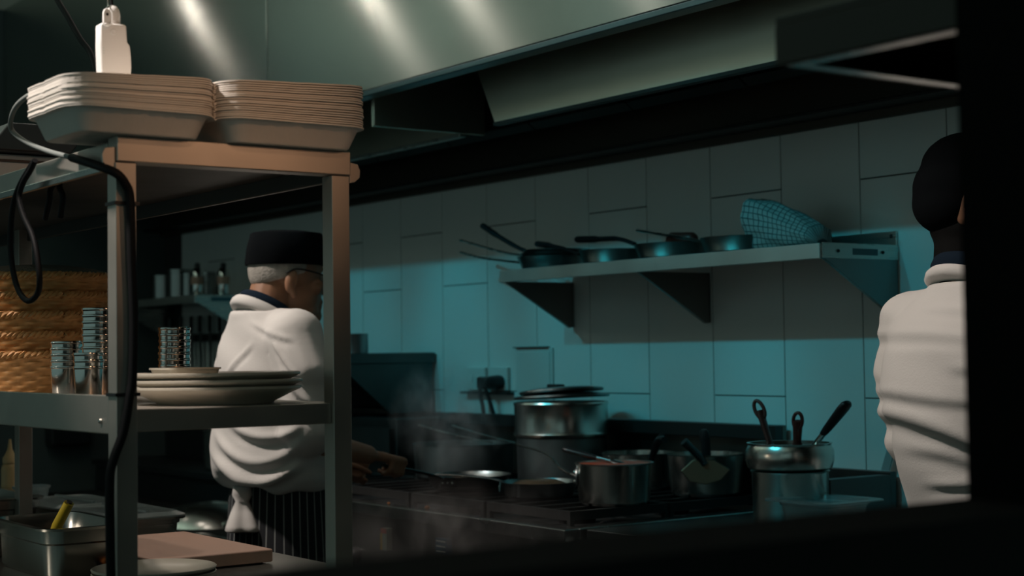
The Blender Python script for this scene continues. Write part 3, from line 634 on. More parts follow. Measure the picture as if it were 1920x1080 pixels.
MB().box(-2.1, .9315, YA+.0105, YB-.0105, 1.2325, 1.2425).build('lower_shelf', m_rail, rk)
def lug(y0, s):
    P = [(0, -.004), (.010, -.002), (.0195, .006), (.0205, .018), (.016, .028), (.004, .030), (0, .030)]
    MB().prism([(.95, y0 + s*a, 1.605+b) for a, b in P], (.006, 0, 0)).build('rounded_lug', m_rail, rk, bev=.001)
lug(YA+.0015, -1); lug(YB+.0025, 1)
for (y, z) in ((-1.5755, 1.228),):
    MB().lathe([(.001, 0), (.004, 0), (.0035, .003), (.001, .004)], 10, (.90, YA-.0005, 1.225), Matrix.Rotation(PI/2, 3, 'X')).build('bolt', m_chrome, rk)
for z in (1.551, 1.2655): MB().box(.9262, .964, YA-.003, YA+.036, z-.0025, z+.0025).build('cable_tie', m_black, rk)
MB().tube([(.9625, -1.452, 1.2425), (.9625, -1.452, 1.2426)], .001, 6)

# nested open clamshell food boxes
def box_half(name, y0, y1, x0, x1, par, z):
    cx, cy = (x0+x1)/2, (y0+y1)/2; w, d = x1-x0, y1-y0
    def ring(ww, dd, zz, r, rib=0, notch=0):
        P = rrect(cx, cy, ww, dd, r, 6); Q = []
        m = len(P)
        for i in range(m):                       # subdivide the long sides so they can carry ribs and a notch
            a = Vector(P[i]); b = Vector(P[(i+1) % m]); k = 14 if (b-a).length > .05 else 1
            for j in range(k):
                p = a.lerp(b, j/k); nrm = Vector(((b-a).y, -(b-a).x)); nrm.normalize() if nrm.length else None
                if k > 1:
                    if rib and 1 < j < 13: p = p + nrm*rib*(1 if j % 2 else -1)
                    if notch and 6 <= j <= 7: p = p - nrm*notch
                Q.append((p.x, p.y, zz))
        return Q
    t = .0009
    return loft(MB(), [ring(w-.052, d-.052, z, .02), ring(w-.046, d-.046, z+.003, .022, .0014), ring(w-.020, d-.020, z+.031, .034, .0014), ring(w-.012, d-.012, z+.0335, .038), ring(w, d, z+.0335, .042, 0, .002), ring(w, d, z+.0357, .042, 0, .002), ring(w-.012, d-.012, z+.0357, .038), ring(w-.022, d-.022, z+.0325, .034), ring(w-.048, d-.048, z+.0045, .022)]).build(name, m_foam, par, smooth=40)
z0 = 1.6525
fb = thing('food_box', 'open clamshell food box at the bottom of the stack on the rack', 'food box', (.90, -1.41, z0), 'open clamshell food boxes nested on the rack')
box_half('base_tray', -1.658, -1.419, .80, 1.008, fb, z0)
box_half('lid_tray', -1.413, -1.152, .80, 1.008, fb, z0)
MB().prism([(.83, -1.4195, z0+.0338), (.83, -1.416, z0+.0305), (.83, -1.4125, z0+.0338), (.83, -1.416, z0+.0325)], (.148, 0, 0)).build('hinge', m_foam, fb)
NB = 18
for k in range(1, NB):
    lab = 'open clamshell food box nested in the middle of the stack on the rack' if k < NB-1 else 'topmost open clamshell food box of the stack on the rack'
    dup(fb, (.90+random.uniform(-.0022, .0022), -1.41+random.uniform(-.0016, .0016), z0+k*.00325+random.uniform(-.0003, .0003)), lab, rot=(.0026*k, 0, 0))

# white hand-held unit hanging on its cord
hu = thing('call_handset', 'white plastic handset with a clip hanging on a black cord above the food boxes', 'handset', (.88, -1.545, 1.875))
def yz(px, py, x=.885): return (x, -1.545 + (px-209)*.00072, 1.7475 + (140-py)*.00081)
outl = [(179, 172), (176, 120), (174.5, 80), (175, 40), (178, 35), (231, 34), (233, 38), (235, 68), (241, 74), (243.5, 95), (244.5, 115), (243, 130), (241, 150), (238, 172)]
MB().prism([yz(a, b, .878) for a, b in outl], (.024, 0, 0)).build('handset_body', m_white, hu, bev=.006, seg=3)
MB().lathe([(.0005, 0), (.0125, 0), (.0125, .003), (.0118, .0035), (.0125, .004), (.0125, .016), (.011, .023), (.007, .029), (.0005, .031)], 24, (.885, -1.545+.5*.00083, 1.8335)).build('top_knob', m_white, hu, smooth=40)
MB().prism([yz(a, b, .9035) for a, b in ((177, 40), (177, 18), (180, 11), (186, 8.5), (192, 11), (195, 18), (195, 40), (190, 43), (182, 43))], (.006, 0, 0)).build('clip', m_white, hu, bev=.002)
MB().lathe([(.0005, 0), (.0022, 0), (.0022, .0006), (.0005, .0006)], 10, tuple(Vector(yz(185.5, 21, .9097))), Matrix.Rotation(PI/2, 3, 'Y')).build('clip_hole', m_dark, hu)
for (a, b) in ((183, 40), (192, 39)): MB().ell(yz(a, b, .9095), (.002, .003, .002), n=8).build('clip_stud', m_white, hu, smooth=60)
MB().lathe([(.0005, 0), (.0048, 0), (.0040, .0012), (.0005, .0004)], 14, yz(203, 51.5, .9022), Matrix.Rotation(PI/2, 3, 'Y')).build('button', m_white, hu, smooth=60)
for q in range(3): MB().box(.9021, .9024, -1.545-25.5*.00083, -1.545-22.5*.00083, 1.785+q*.004-.001, 1.787+q*.004-.001).build('printed_mark', m_socket, hu)
MB().tube(spl([yz(187, 9, .903), yz(194, 2, .90), yz(198, -4, .89), (.885, -1.552, 1.90)]), .0014, 6).build('wire_ring', m_steel, hu, smooth=60)
MB().tube(spl([(.885, -1.545, 1.862), (.884, -1.545, 1.95), (.86, -1.53, 2.4), (.84, -1.5, 3.010)]), .0022, 6).build('cord', m_rubber, hu, smooth=60)

# cables of the rack
def cable(name, label, parts):
    t = thing(name, label, 'cable', parts[0][1][0])
    for nm, pts, r, m in parts: MB().tube(spl(pts, 6), r, 10).build(nm, m, t, smooth=70)
    return t
cable('cable', 'long cable, grey then black, running down the near rack post', [
 ('grey_section', [(.775, -1.61, 1.738), (.748, -1.625, 1.738), (.70, -1.63, 1.728), (.645, -1.622, 1.714), (.616, -1.611, 1.698), (.654, -1.60, 1.675), (.737, -1.592, 1.651), (.833, -1.59, 1.631)], .0042, m_grey),
 ('black_section', [(.833, -1.59, 1.631), (.90, -1.589, 1.616), (.955, -1.584, 1.602), (.973, -1.572, 1.592), (.973, -1.560, 1.578), (.971, -1.552, 1.556), (.969, -1.549, 1.471), (.969, -1.546, 1.376), (.969, -1.548, 1.297), (.969, -1.553, 1.262), (.969, -1.563, 1.211), (.969, -1.578, 1.172), (.969, -1.584, 1.142), (.969, -1.584, 1.064), (.969, -1.583, .998), (.969, -1.582, .91)], .0068, m_rubber)])
cable('cable', 'black cable hanging in a loop at the left of the rack', [('cable_loop', [(.695, -1.60, 1.641), (.675, -1.6, 1.628), (.641, -1.602, 1.608), (.630, -1.604, 1.585), (.66, -1.606, 1.552), (.70, -1.606, 1.519), (.722, -1.606, 1.484), (.727, -1.604, 1.446), (.704, -1.60, 1.424), (.658, -1.6, 1.415), (.609, -1.6, 1.438), (.579, -1.6, 1.484), (.574, -1.6, 1.529), (.588, -1.6, 1.577), (.623, -1.6, 1.609), (.685, -1.6, 1.638)], .0048, m_rubber)])
cable('cable', 'short black cable end below the rack top, left of a twin', [('short_length', [(.640, -1.53, 1.63), (.631, -1.55, 1.606), (.621, -1.55, 1.585), (.60, -1.55, 1.555)], .0048, m_rubber)])
cable('cable', 'short curved black cable end below the rack top, right of a twin', [('short_length', [(.645, -1.53, 1.63), (.668, -1.55, 1.606), (.683, -1.55, 1.585), (.672, -1.55, 1.552)], .0048, m_rubber)])
cable('cable', 'thin dark cable dropping diagonally from the ceiling behind the white handset', [('cable', [(-.9, -1.2, 3.010), (-.6, -1.2, 2.40), (-.339, -1.2, 2.165), (-.253, -1.2, 2.096), (-.171, -1.2, 2.029), (-.089, -1.2, 1.965), (.10, -1.25, 1.80), (.25, -1.30, 1.643)], .0065, m_rubber)])

# printer on the rack
pr = thing('receipt_printer', 'white receipt printer with a black lid on the rack, cut by the left picture edge', 'printer', (.10, -1.44, 1.6455))
MB().box(-.02, .26, -1.556, -1.36, 1.6455, 1.706).build('printer_body', m_white, pr, bev=.006)
MB().prism([(-.06, -1.553, 1.707), (.30, -1.553, 1.707), (.265, -1.50, 1.765), (-.02, -1.50, 1.765)], (0, .16, 0)).build('black_lid', m_black, pr, bev=.004)
MB().box(.2605, .264, -1.535, -1.53, 1.650, 1.69).build('slot_frame', m_black, pr)
MB().box(.2605, .264, -1.535, -1.40, 1.69, 1.695).build('slot_frame', m_black, pr)
MB().box(.03, .25, -1.5595, -1.5565, 1.682, 1.690).build('slot_frame', m_black, pr)
MB().box(.03, .04, -1.5595, -1.5565, 1.648, 1.682).build('slot_frame', m_black, pr)

# wicker bread baskets
def basket(label, z):
    t = thing('bread_basket', label, 'basket', (.035, -1.37, z), 'wicker bread baskets nested on the rack')
    n, rows, sub = 132, 9, 4; vs = []; fs = []; H = .082
    def rr(h): return .128 + .040*(h/H)**.85
    R = []
    for k in range(rows*sub+1):
        h = H*k/(rows*sub); row = int(k/sub); ph = PI*(row % 2); c = math.sin(PI*((k/sub) % 1))
        R.append([((.035 + (rr(h) + .0066*c*(.40+.60*math.sin(22*2*PI*i/n + ph)) )*math.cos(2*PI*i/n)), (-1.37 + (rr(h) + .0066*c*(.40+.60*math.sin(22*2*PI*i/n + ph)))*math.sin(2*PI*i/n)), z + h) for i in range(n)])
    inner = [[(.035 + (rr(H*q)-.004)*math.cos(2*PI*i/n), -1.37 + (rr(H*q)-.004)*math.sin(2*PI*i/n), z + max(.004, H*q)) for i in range(n)] for q in (1, .5, 0)]
    loft(MB(), R + inner).build('woven_wall', m_wick, t, smooth=60)
    b = MB()
    for s in range(3):                            # twisted three-strand rim
        pts = []
        for i in range(150):
            a = 2*PI*i/150; w = 34*a + s*2*PI/3
            r = .1685 + .0048*math.cos(w); pts.append((.035 + r*math.cos(a), -1.37 + r*math.sin(a), z + H + .0035 + .0048*math.sin(w)))
        b.tube(pts, .0042, 5, closed=True)
    b.build('braided_rim', m_wick, t, smooth=60)
    return t
bz0 = 1.2433
bk = basket('lowest wicker bread basket of the nested stack, its whole woven wall showing', bz0)
for k, w in enumerate(('second', 'third', 'fourth', 'topmost')):
    dup(bk, (.035+random.uniform(-.004, .004), -1.37+random.uniform(-.003, .003), bz0+(k+1)*.0385), w + (' wicker bread basket up in the nested stack' if k < 3 else ' wicker bread basket of the nested stack, under a napkin'), rz=None)
lin = MB().lathe([(.10, 1.475), (.158, 1.487), (.150, 1.4915), (.115, 1.501), (.07, 1.508), (.03, 1.510), (.001, 1.511)], 60, (.035, -1.37, 0), wob=lambda a, k: 1+.03*math.sin(5*a+k)+.02*math.sin(11*a+2*k)).build('napkin', mat('grey_net_cloth', (.20, .18, .14), .95, var=.45, scale=160, bump=.4, bscale=200), loc=(.035, -1.37, 1.49), smooth=70)
tag(lin, 'greyish napkin mounded in the topmost bread basket', 'napkin')

# stacked steel tumblers
def tumbler(x, y, z, r, lab, grp):
    t = thing('steel_tumbler', lab, 'tumbler', (x, y, z), grp)
    MB().lathe([(.001, 0), (r*.80, 0), (r*.84, .003), (r*.95, .055), (r*.955, .058), (r*.93, .058), (r*.82, .005), (.001, .004)], 28, (x, y, z)).build('cup_wall', m_chrome, t, smooth=35)
    MB().lathe([(r*.93, .0582), (r*.97, .0582), (r, .060), (r, .0625), (r*.97, .064), (r*.93, .064)], 28, (x, y, z)).build('rolled_rim', m_chrome, t, smooth=50)
    return t
for (x, y, r, n, p, lb) in ((.288, -1.40, .0315, 5, .0115, 'left of the tallest stack'), (.455, -1.40, .0325, 10, .0115, 'in the tallest stack beside the rack post'), (.43, -1.245, .030, 7, .0115, 'in the stack behind the plates'), (.545, -1.455, .026, 3, .0115, 'in the short stack hidden by the rack post')):
    t0 = tumbler(x, y, 1.2433, r, 'steel tumbler ' + lb, 'steel tumblers nested ' + lb)
    for k in range(1, n): dup(t0, (x+random.uniform(-.0006, .0006)+.0003*k, y+random.uniform(-.0006, .0006), 1.2433+k*p))

# plates on the lower shelf
pp_ = [(.001, .002), (.086, .002), (.088, 0), (.094, 0), (.097, .003), (.124, .0165), (.1375, .0225), (.140, .0245), (.140, .0275), (.138, .0285), (.123, .0225), (.094, .0095), (.001, .008)]
q0 = MB().lathe(pp_, 64, (.80, -1.335, 1.2433)).build('dinner_plate', m_plate, loc=(.80, -1.335, 1.2433), smooth=35)
tag(q0, 'lowest of three cream dinner plates stacked on the rack', 'plate', 'cream dinner plates on the rack')
dup(q0, (.802, -1.333, 1.2545), 'middle of three cream dinner plates stacked on the rack')
dup(q0, (.799, -1.336, 1.2660), 'topmost cream dinner plate on the rack, under a small square dish')
t = thing('square_dish', 'small square cream dish on the topmost dinner plate', 'dish', (.715, -1.365, 1.2755))
tray_mesh(.735, -1.360, .092, .092, 1.2745, .028, .012, .006, t=.004, r=.014).build('dish_body', m_plate, t, smooth=40)

# ---------------------------------------------------------------- dark overhead shelf at the right
os_ = thing('overhead_shelf', 'dark metal overhead shelf with glinting folded edges, top right', 'shelf', (2.25, -1.15, 1.62))
m_os = mat('overhead_shelf_steel', (.05, .047, .04), .5, .8, var=.15)
MB().box(2.098, 2.398, -1.338, -.70, 1.641, 1.648).build('shelf_plate', m_os, os_)
MB().box(2.098, 2.398, -1.340, -1.333, 1.600, 1.6405).build('front_skirt', m_os, os_, bev=.002)
MB().box(2.098, 2.105, -1.3325, -.70, 1.600, 1.6405).build('end_skirt', m_os, os_, bev=.002)
MB().box(2.106, 2.398, -1.3325, -1.314, 1.600, 1.604).build('front_return', m_steel, os_, bev=.001)
MB().box(2.1055, 2.124, -1.3135, -.70, 1.600, 1.604).build('end_return', m_steel, os_, bev=.001)

# ---------------------------------------------------------------- people
def blob(name, mb, voxel, m, parent, smooth=6, disp=None, keep=None):
    t = mb.build(name + '_raw', m)
    r = t.modifiers.new('r', 'REMESH'); r.mode = 'VOXEL'; r.voxel_size = voxel; r.use_smooth_shade = True
    if smooth:
        q = t.modifiers.new('s', 'SMOOTH'); q.factor = .5; q.iterations = smooth
    dg = bpy.context.evaluated_depsgraph_get(); dg.update()
    me = bpy.data.meshes.new_from_object(t.evaluated_get(dg)); me.name = name
    n = len(me.vertices); P = np.empty(n*3); me.vertices.foreach_get('co', P); P = P.reshape(-1, 3)
    Nn = np.empty(n*3); me.vertices.foreach_get('normal', Nn); Nn = Nn.reshape(-1, 3)
    if disp is not None: P = P + Nn*disp(P)[:, None]
    P = P - np.array(wloc(parent))
    me.vertices.foreach_set('co', P.ravel()); me.update(); me.shade_smooth()
    me.materials.clear(); me.materials.append(m)
    old = t.data; bpy.data.objects.remove(t); bpy.data.meshes.remove(old)
    o = bpy.data.objects.new(name, me); COL.objects.link(o); o.parent = parent
    return o
def fingers(b, H, h, n1, n2, wrist, a0, a1, rho=.022, thumb=None, spread=.0185, tight=1.0):
    H = Vector(H); h = Vector(h).normalized(); w = Vector(wrist)
    L = (1.0, 1.08, 1.02, .82)
    for i in range(4):
        B = H + h*((1.5-i)*spread)
        A = [a0 + (a1-a0)*q*L[i] for q in (0, .36, .68, 1.0)]
        pts = [B + (n1*math.sin(a) + n2*math.cos(a))*rho*(1.35 if k == 0 else 1.0) for k, a in enumerate(A)]
        for k in range(3): b.cap(pts[k], pts[k+1], .0098-.0008*k, .0090-.0009*k, 10)
        b.cap(w, pts[0], .017, .0112, 10)
    if thumb:
        for k in range(len(thumb)-1): b.cap(thumb[k], thumb[k+1], .0125-.0014*k, .0112-.0014*k, 10)
V = Vector

# --- the cook at the range
ck = thing('person', 'cook in white shirt, black cap and pinstripe apron, bent over the range behind the rack', 'person', (-.72, -.42, 0))
cx = -.72
b = MB()
b.ell((cx, -.405, 1.568), (.078, .104, .090), (-.15, 0, 0)); b.ell((cx, -.372, 1.495), (.060, .070, .084), (-.22, 0, 0))
b.ell((cx, -.318, 1.430), (.024, .020, .022)); b.ell((cx, -.365, 1.445), (.050, .055, .035))
b.cap((cx, -.306, 1.545), (cx, -.280, 1.503), .010, .0145); b.ell((cx, -.293, 1.500), (.018, .014, .011))     # nose
b.cap((cx-.035, -.318, 1.560), (cx+.035, -.318, 1.560), .012, .012)                                               # brow
b.cap((cx-.018, -.308, 1.468), (cx+.018, -.308, 1.468), .0085, .0085); b.cap((cx-.015, -.310, 1.455), (cx+.015, -.310, 1.455), .009, .009)
for sgn in (-1, 1):
    b.ell((cx+sgn*.044, -.340, 1.510), (.024, .026, .022))
    b.ell((cx+sgn*.079, -.432, 1.523), (.010, .020, .034), (-.20, 0, sgn*-.35)); b.ell((cx+sgn*.076, -.424, 1.489), (.009, .012, .013))
b.cap((cx, -.455, 1.50), (cx, -.490, 1.38), .058, .066)
b.ell((cx, -.47, 1.27), (.17, .115, .17)); b.ell((cx, -.45, 1.10), (.155, .12, .16)); b.ell((cx, -.42, .93), (.15, .11, .12))
b.cap((cx-.13, -.460, 1.345), (cx+.15, -.470, 1.36), .055, .058)
b.cap((cx+.185, -.47, 1.355), (-.520, -.462, 1.095), .054, .044); b.cap((-.520, -.462, 1.095), (-.612, -.215, 1.042), .044, .028)
b.cap((cx-.150, -.452, 1.340), (-.915, -.43, 1.11), .048, .042); b.cap((-.915, -.43, 1.11), (-.808, -.245, 1.020), .043, .028)
for sgn in (-1, 1):
    b.cap((cx+sgn*.085, -.43, .90), (cx+sgn*.10, -.415, .50), .088, .058); b.cap((cx+sgn*.10, -.415, .50), (cx+sgn*.105, -.45, .10), .056, .040)
    b.cap((cx+sgn*.105, -.46, .05), (cx+sgn*.11, -.27, .035), .042, .034)
hx = V((-.31, .93, -.18)).normalized(); n1 = (V((0, 0, 1)) - hx*hx.z).normalized(); n2 = hx.cross(n1)
if n2.x < 0: n2 = -n2
fingers(b, (-.645, -.118, 1.0005), hx, n1, n2, (-.614, -.200, 1.040), .75, -3.3, .0235, [V((-.622, -.185, 1.040)), V((-.650, -.135, 1.034)), V((-.668, -.085, 1.018)), V((-.674, -.050, 1.006))])
hl = V((.25, .90, -.30)).normalized(); m1 = (V((0, 0, 1)) - hl*hl.z).normalized(); m2 = hl.cross(m1)
if m2.x > 0: m2 = -m2
fingers(b, (-.768, -.158, .985), hl, m1, m2, (-.803, -.236, 1.017), .9, -2.5, .027, [V((-.792, -.225, 1.012)), V((-.765, -.190, 1.008)), V((-.742, -.160, .995)), V((-.735, -.135, .982))])
def headcut(P):
    d = np.zeros(len(P))
    for sgn in (-1, 1):                              # eye sockets, concha of the ear
        d -= .006*np.exp(-((P[:, 0]-cx-sgn*.034)**2 + (P[:, 1]+.305)**2 + (P[:, 2]-1.535)**2)/.013**2)
        d -= .007*np.exp(-((P[:, 0]-cx-sgn*.092)**2/.012**2 + (P[:, 1]+.424)**2/.009**2 + (P[:, 2]-1.515)**2/.014**2))
    d -= .003*np.exp(-((P[:, 2]-1.4615)**2/.003**2 + (P[:, 1]+.298)**2/.012**2 + (P[:, 0]-cx)**2/.022**2))
    return d
blob('body', b, .0052, m_skin, ck, 5, headcut)
for sgn in (-1, 1): MB().ell((cx+sgn*.033, -.312, 1.533), (.0115, .0115, .0115)).build('eye', mat('eye', (.35, .33, .30), .2), ck, smooth=70)
# hair: a cropped grey shell below the cap
def hair_shell(cxx, cyy, cz, rx, ry, rz, z0, z1, par, m, amax=2.0, dz=.03):
    nu, nv = 56, 12; vs = []; fs = []
    for k in (0, 1):
        for j in range(nv+1):
            for i in range(nu+1):
                a = -amax + 2*amax*i/nu; lo = z0 + dz*(abs(a)/amax)**1.5
                z = lo + (z1-lo)*j/nv; q = math.sqrt(max(.05, 1-((z-cz)/rz)**2)); o = (.0045 if k == 0 else -.006)*(1 if j else .2)
                tilt = (z-cz)*.15
                vs.append((cxx + (rx*q+o)*math.sin(a), cyy + tilt*.9 - (ry*q+o)*math.cos(a), z))
    W_ = nu+1; B_ = W_*(nv+1)
    for j in range(nv):
        for i in range(nu): fs += [(j*W_+i, j*W_+i+1, (j+1)*W_+i+1, (j+1)*W_+i), (B_+j*W_+i, B_+(j+1)*W_+i, B_+(j+1)*W_+i+1, B_+j*W_+i+1)]
    for i in range(nu):
        fs += [(i, B_+i, B_+i+1, i+1), (nv*W_+i, nv*W_+i+1, B_+nv*W_+i+1, B_+nv*W_+i)]
    for j in range(nv): fs += [(j*W_, (j+1)*W_, B_+(j+1)*W_, B_+j*W_), (j*W_+nu, B_+j*W_+nu, B_+(j+1)*W_+nu, (j+1)*W_+nu)]
    return MB().add(vs, fs).build('hair', m, par, smooth=70)
hair_shell(cx, -.405, 1.572, .079, .106, .104, 1.512, 1.592, ck, m_hair, 1.75, .035)
hat = [(.001, 1.572), (1.00, 1.570), (1.015, 1.575), (.975, 1.62), (.895, 1.656), (.86, 1.660), (.5, 1.666), (.001, 1.667)]
MB().lathe([(r, z) for r, z in hat], 48, (cx, -.405, 0), sx=.090, sy=.117, wob=lambda a, k: 1+.012*math.sin(3*a+k)+.008*math.sin(8*a)).build('cap', m_hat, ck, smooth=40)
for sgn in (-1, 1):
    g = MB().tube(spl([(cx+sgn*.082, -.448, 1.545), (cx+sgn*.086, -.42, 1.556), (cx+sgn*.082, -.36, 1.548), (cx+sgn*.073, -.308, 1.533)]), .0024, 6)
    g.build('glasses_temple', m_black, ck, smooth=60)
    g = MB().tube([(cx+sgn*.036 + .026*math.cos(a), -.283 + .004*math.sin(a)**2 - .012*abs(math.cos(a)), 1.527 + .018*math.sin(a)) for a in np.linspace(0, 2*PI, 22)[:-1]], .0022, 6, closed=True)
    g.build('glasses_rim', m_black, ck, smooth=60)
MB().tube([(cx-.011, -.283, 1.533), (cx, -.279, 1.536), (cx+.011, -.283, 1.533)], .002, 6).build('glasses_bridge', m_black, ck)
# shirt
def torso(prof, cxx):
    R = []
    for z, hw, yb, yf in prof:
        yc, hd = (yb+yf)/2, (yf-yb)/2
        R.append([(cxx + hw*abs(math.cos(a))**.85*(1 if math.cos(a) > 0 else -1), yc + hd*abs(math.sin(a))**.9*(1 if math.sin(a) > 0 else -1), z) for a in np.linspace(0, 2*PI, 49)[:-1]])
    return loft(MB(), R)
def ridge(u, w, u0, w0, u1, w1, sag, wd, amp):      # one cloth fold: a ridge along a sagging line, with a hollow below it
    t = (u-u0)/(u1-u0); line = w0 + (w1-w0)*t - sag*4*t*(1-t)
    env = np.clip(t*4, 0, 1)*np.clip((1-t)*4, 0, 1); env = env*env*(3-2*env)
    q = (w-line)/wd
    return amp*env*(np.exp(-q*q) - .75*np.exp(-(q+1.7)**2))
b = torso([(.950, .150, -.540, -.330), (.958, .178, -.570, -.305), (.985, .196, -.596, -.285), (1.02, .202, -.608, -.275), (1.08, .202, -.606, -.272), (1.18, .200, -.596, -.280), (1.28, .200, -.590, -.300), (1.35, .188, -.576, -.325), (1.39, .165, -.567, -.345), (1.42, .125, -.560, -.375), (1.445, .095, -.560, -.395)], cx)
b.cap((cx+.05, -.468, 1.385), (cx+.165, -.468, 1.372), .070, .076); b.cap((cx+.165, -.468, 1.366), (cx+.200, -.460, 1.28), .080, .084); b.cap((cx+.195, -.460, 1.28), (-.518, -.448, 1.135), .082, .086)
b.cap((cx-.05, -.464, 1.385), (cx-.155, -.455, 1.360), .068, .072); b.cap((cx-.155, -.455, 1.352), (cx-.190, -.448, 1.27), .074, .080); b.cap((cx-.190, -.455, 1.28), (-.93, -.435, 1.15), .080, .082)
def shirtfold(P):
    x, y, z = P[:, 0]-cx, P[:, 1]+.45, P[:, 2]
    u = .584*x + .811*y; seen = np.clip((.811*x - .584*y)/.06 + .6, 0, 1)
    d = np.zeros(len(P))
    for a in ((-.17, 1.13, .12, 1.10, .075, .016, .010), (-.19, 1.08, .13, 1.06, .075, .016, .011), (-.12, 1.16, .13, 1.15, .05, .013, .008), (-.18, 1.035, .10, 1.03, .05, .014, .010),
              (-.15, 1.22, -.02, 1.36, -.01, .010, .004), (.02, 1.38, .13, 1.24, .015, .010, .006), (.04, 1.30, .15, 1.19, .02, .010, .007), (.03, 1.24, .15, 1.16, .02, .010, .006), (-.05, 1.42, .10, 1.36, .01, .008, .004)):
        d += ridge(u, z, *a)
    d *= seen
    d += .004*np.sin(60*u)*np.clip((1.02-z)/.05, 0, 1) + .002*np.sin(47*z+31*u)
    return d
blob('shirt', b, .007, m_cloth, ck, 12, shirtfold)
MB().lathe([(1.0, 0), (1.06, .012), (1.02, .026), (.95, .030), (.93, .012)], 44, (cx, -.474, 1.440), Euler((-.50, 0, 0)).to_matrix(), sx=.074, sy=.080).build('collar_band', m_navy, ck, smooth=60)
MB().lathe([(1.03, -.016), (1.11, -.008), (1.11, .004), (1.04, .015), (1.0, .012)], 44, (cx, -.478, 1.432), Euler((-.50, 0, 0)).to_matrix(), sx=.080, sy=.088).build('collar', m_cloth, ck, smooth=60)
# pinstripe apron
ap_m = mat('pinstripe_apron', (.012, .014, .018), .85)
nt = ap_m.node_tree; N = nt.nodes; L = nt.links
tc = N.new('ShaderNodeTexCoord'); sp = N.new('ShaderNodeSeparateXYZ'); L.new(tc.outputs['UV'], sp.inputs[0])
a1 = N.new('ShaderNodeMath'); a1.operation = 'FRACT'; L.new(sp.outputs[0], a1.inputs[0])
a2 = N.new('ShaderNodeMath'); a2.operation = 'LESS_THAN'; a2.inputs[1].default_value = .13; L.new(a1.outputs[0], a2.inputs[0])
mi = N.new('ShaderNodeMix'); mi.data_type = 'RGBA'; mi.inputs[6].default_value = (.011, .013, .017, 1); mi.inputs[7].default_value = (.30, .32, .31, 1); L.new(a2.outputs[0], mi.inputs[0]); L.new(mi.outputs[2], N['Principled BSDF'].inputs['Base Color'])
def apron(cxx, cyy, z0, z1, rx, ry, m, par, name='apron'):
    n, k = 96, 9; rings = []
    for j in range(k):
        t = j/(k-1); z = z1 + (z0-z1)*t
        rings.append([(cxx + (rx+.03*t+.006*t*math.sin(9*2*PI*i/n))*math.cos(2*PI*i/n), cyy + (ry+.03*t+.007*t*math.sin(7*2*PI*i/n+1))*math.sin(2*PI*i/n), z) for i in range(n)])
    b = MB(); loft(b, rings[::-1]); o = b.build(name, m, par, smooth=60)
    me = o.data; l = me.uv_layers.new(name='uv')
    for p in me.polygons:
        us = []
        for li in p.loop_indices:
            i = me.loops[li].vertex_index % n; us.append(i)
        wrap = max(us)-min(us) > n/2
        for li, i in zip(p.loop_indices, us): l.data[li].uv = ((i + (n if wrap and i < n/2 else 0))*44/n, 0)
    return o
apron(cx, -.420, .46, 1.00, .170, .140, ap_m, ck)
for sgn in (-1, 1): MB().ell((cx+sgn*.108, -.36, .05), (.052, .145, .05)).build('shoe', m_black, ck, smooth=70)
# white cloth tucked in at the waist
ct = MB().lathe([(.001, .975), (.024, .972), (.027, .950), (.018, .932), (.030, .905), (.043, .868), (.046, .856), (.043, .853), (.001, .870)], 40, (-.675, -.566, 0), sx=1.15, sy=1.0,
   wob=lambda a, k: 1+(.16*math.sin(3*a)+.10*math.sin(5*a+1))*(k/8)).build('cloth', m_cloth, loc=(-.675, -.566, .95), smooth=70)
tag(ct, "white cloth hanging knotted from the back of the cook's waist", 'cloth')

# --- the second cook at the right
c2_ = thing('person', 'cook in white shirt and black cap seen from behind at the right edge', 'person', (1.17, .12, 0))
mx = 1.205; hx_ = 1.185
b = MB()
b.ell((hx_, .140, 1.632), (.077, .102, .102), (-.12, 0, 0)); b.ell((hx_, .183, 1.555), (.058, .068, .085), (-.15, 0, 0))
b.ell((hx_, .233, 1.485), (.024, .02, .022)); b.cap((hx_, .243, 1.60), (hx_, .270, 1.562), .010, .0145); b.cap((hx_-.018, .244, 1.522), (hx_+.018, .244, 1.522), .011, .011)
b.cap((hx_-.035, .232, 1.62), (hx_+.035, .232, 1.62), .012, .012)
for sgn in (-1, 1): b.ell((hx_+sgn*.087, .142, 1.592), (.012, .023, .038), (-.15, 0, sgn*-.35)); b.ell((hx_+sgn*.042, .213, 1.57), (.024, .026, .022))
turn(b, (hx_, .13, 0), -1.22)
b.cap((hx_, .122, 1.56), (mx, .10, 1.40), .058, .066)
b.ell((mx, .085, 1.27), (.15, .11, .17)); b.ell((mx, .11, 1.08), (.14, .11, .18)); b.ell((mx, .13, .93), (.15, .12, .12))
b.cap((mx-.13, .095, 1.36), (mx+.13, .095, 1.36), .055, .055)
b.cap((mx+.16, .10, 1.345), (mx+.175, .115, 1.09), .050, .042); b.cap((mx+.175, .115, 1.09), (mx+.09, .34, 1.03), .042, .028)
b.cap((mx-.16, .10, 1.345), (mx-.165, .13, 1.09), .050, .042); b.cap((mx-.165, .13, 1.09), (mx-.08, .34, 1.02), .042, .028)
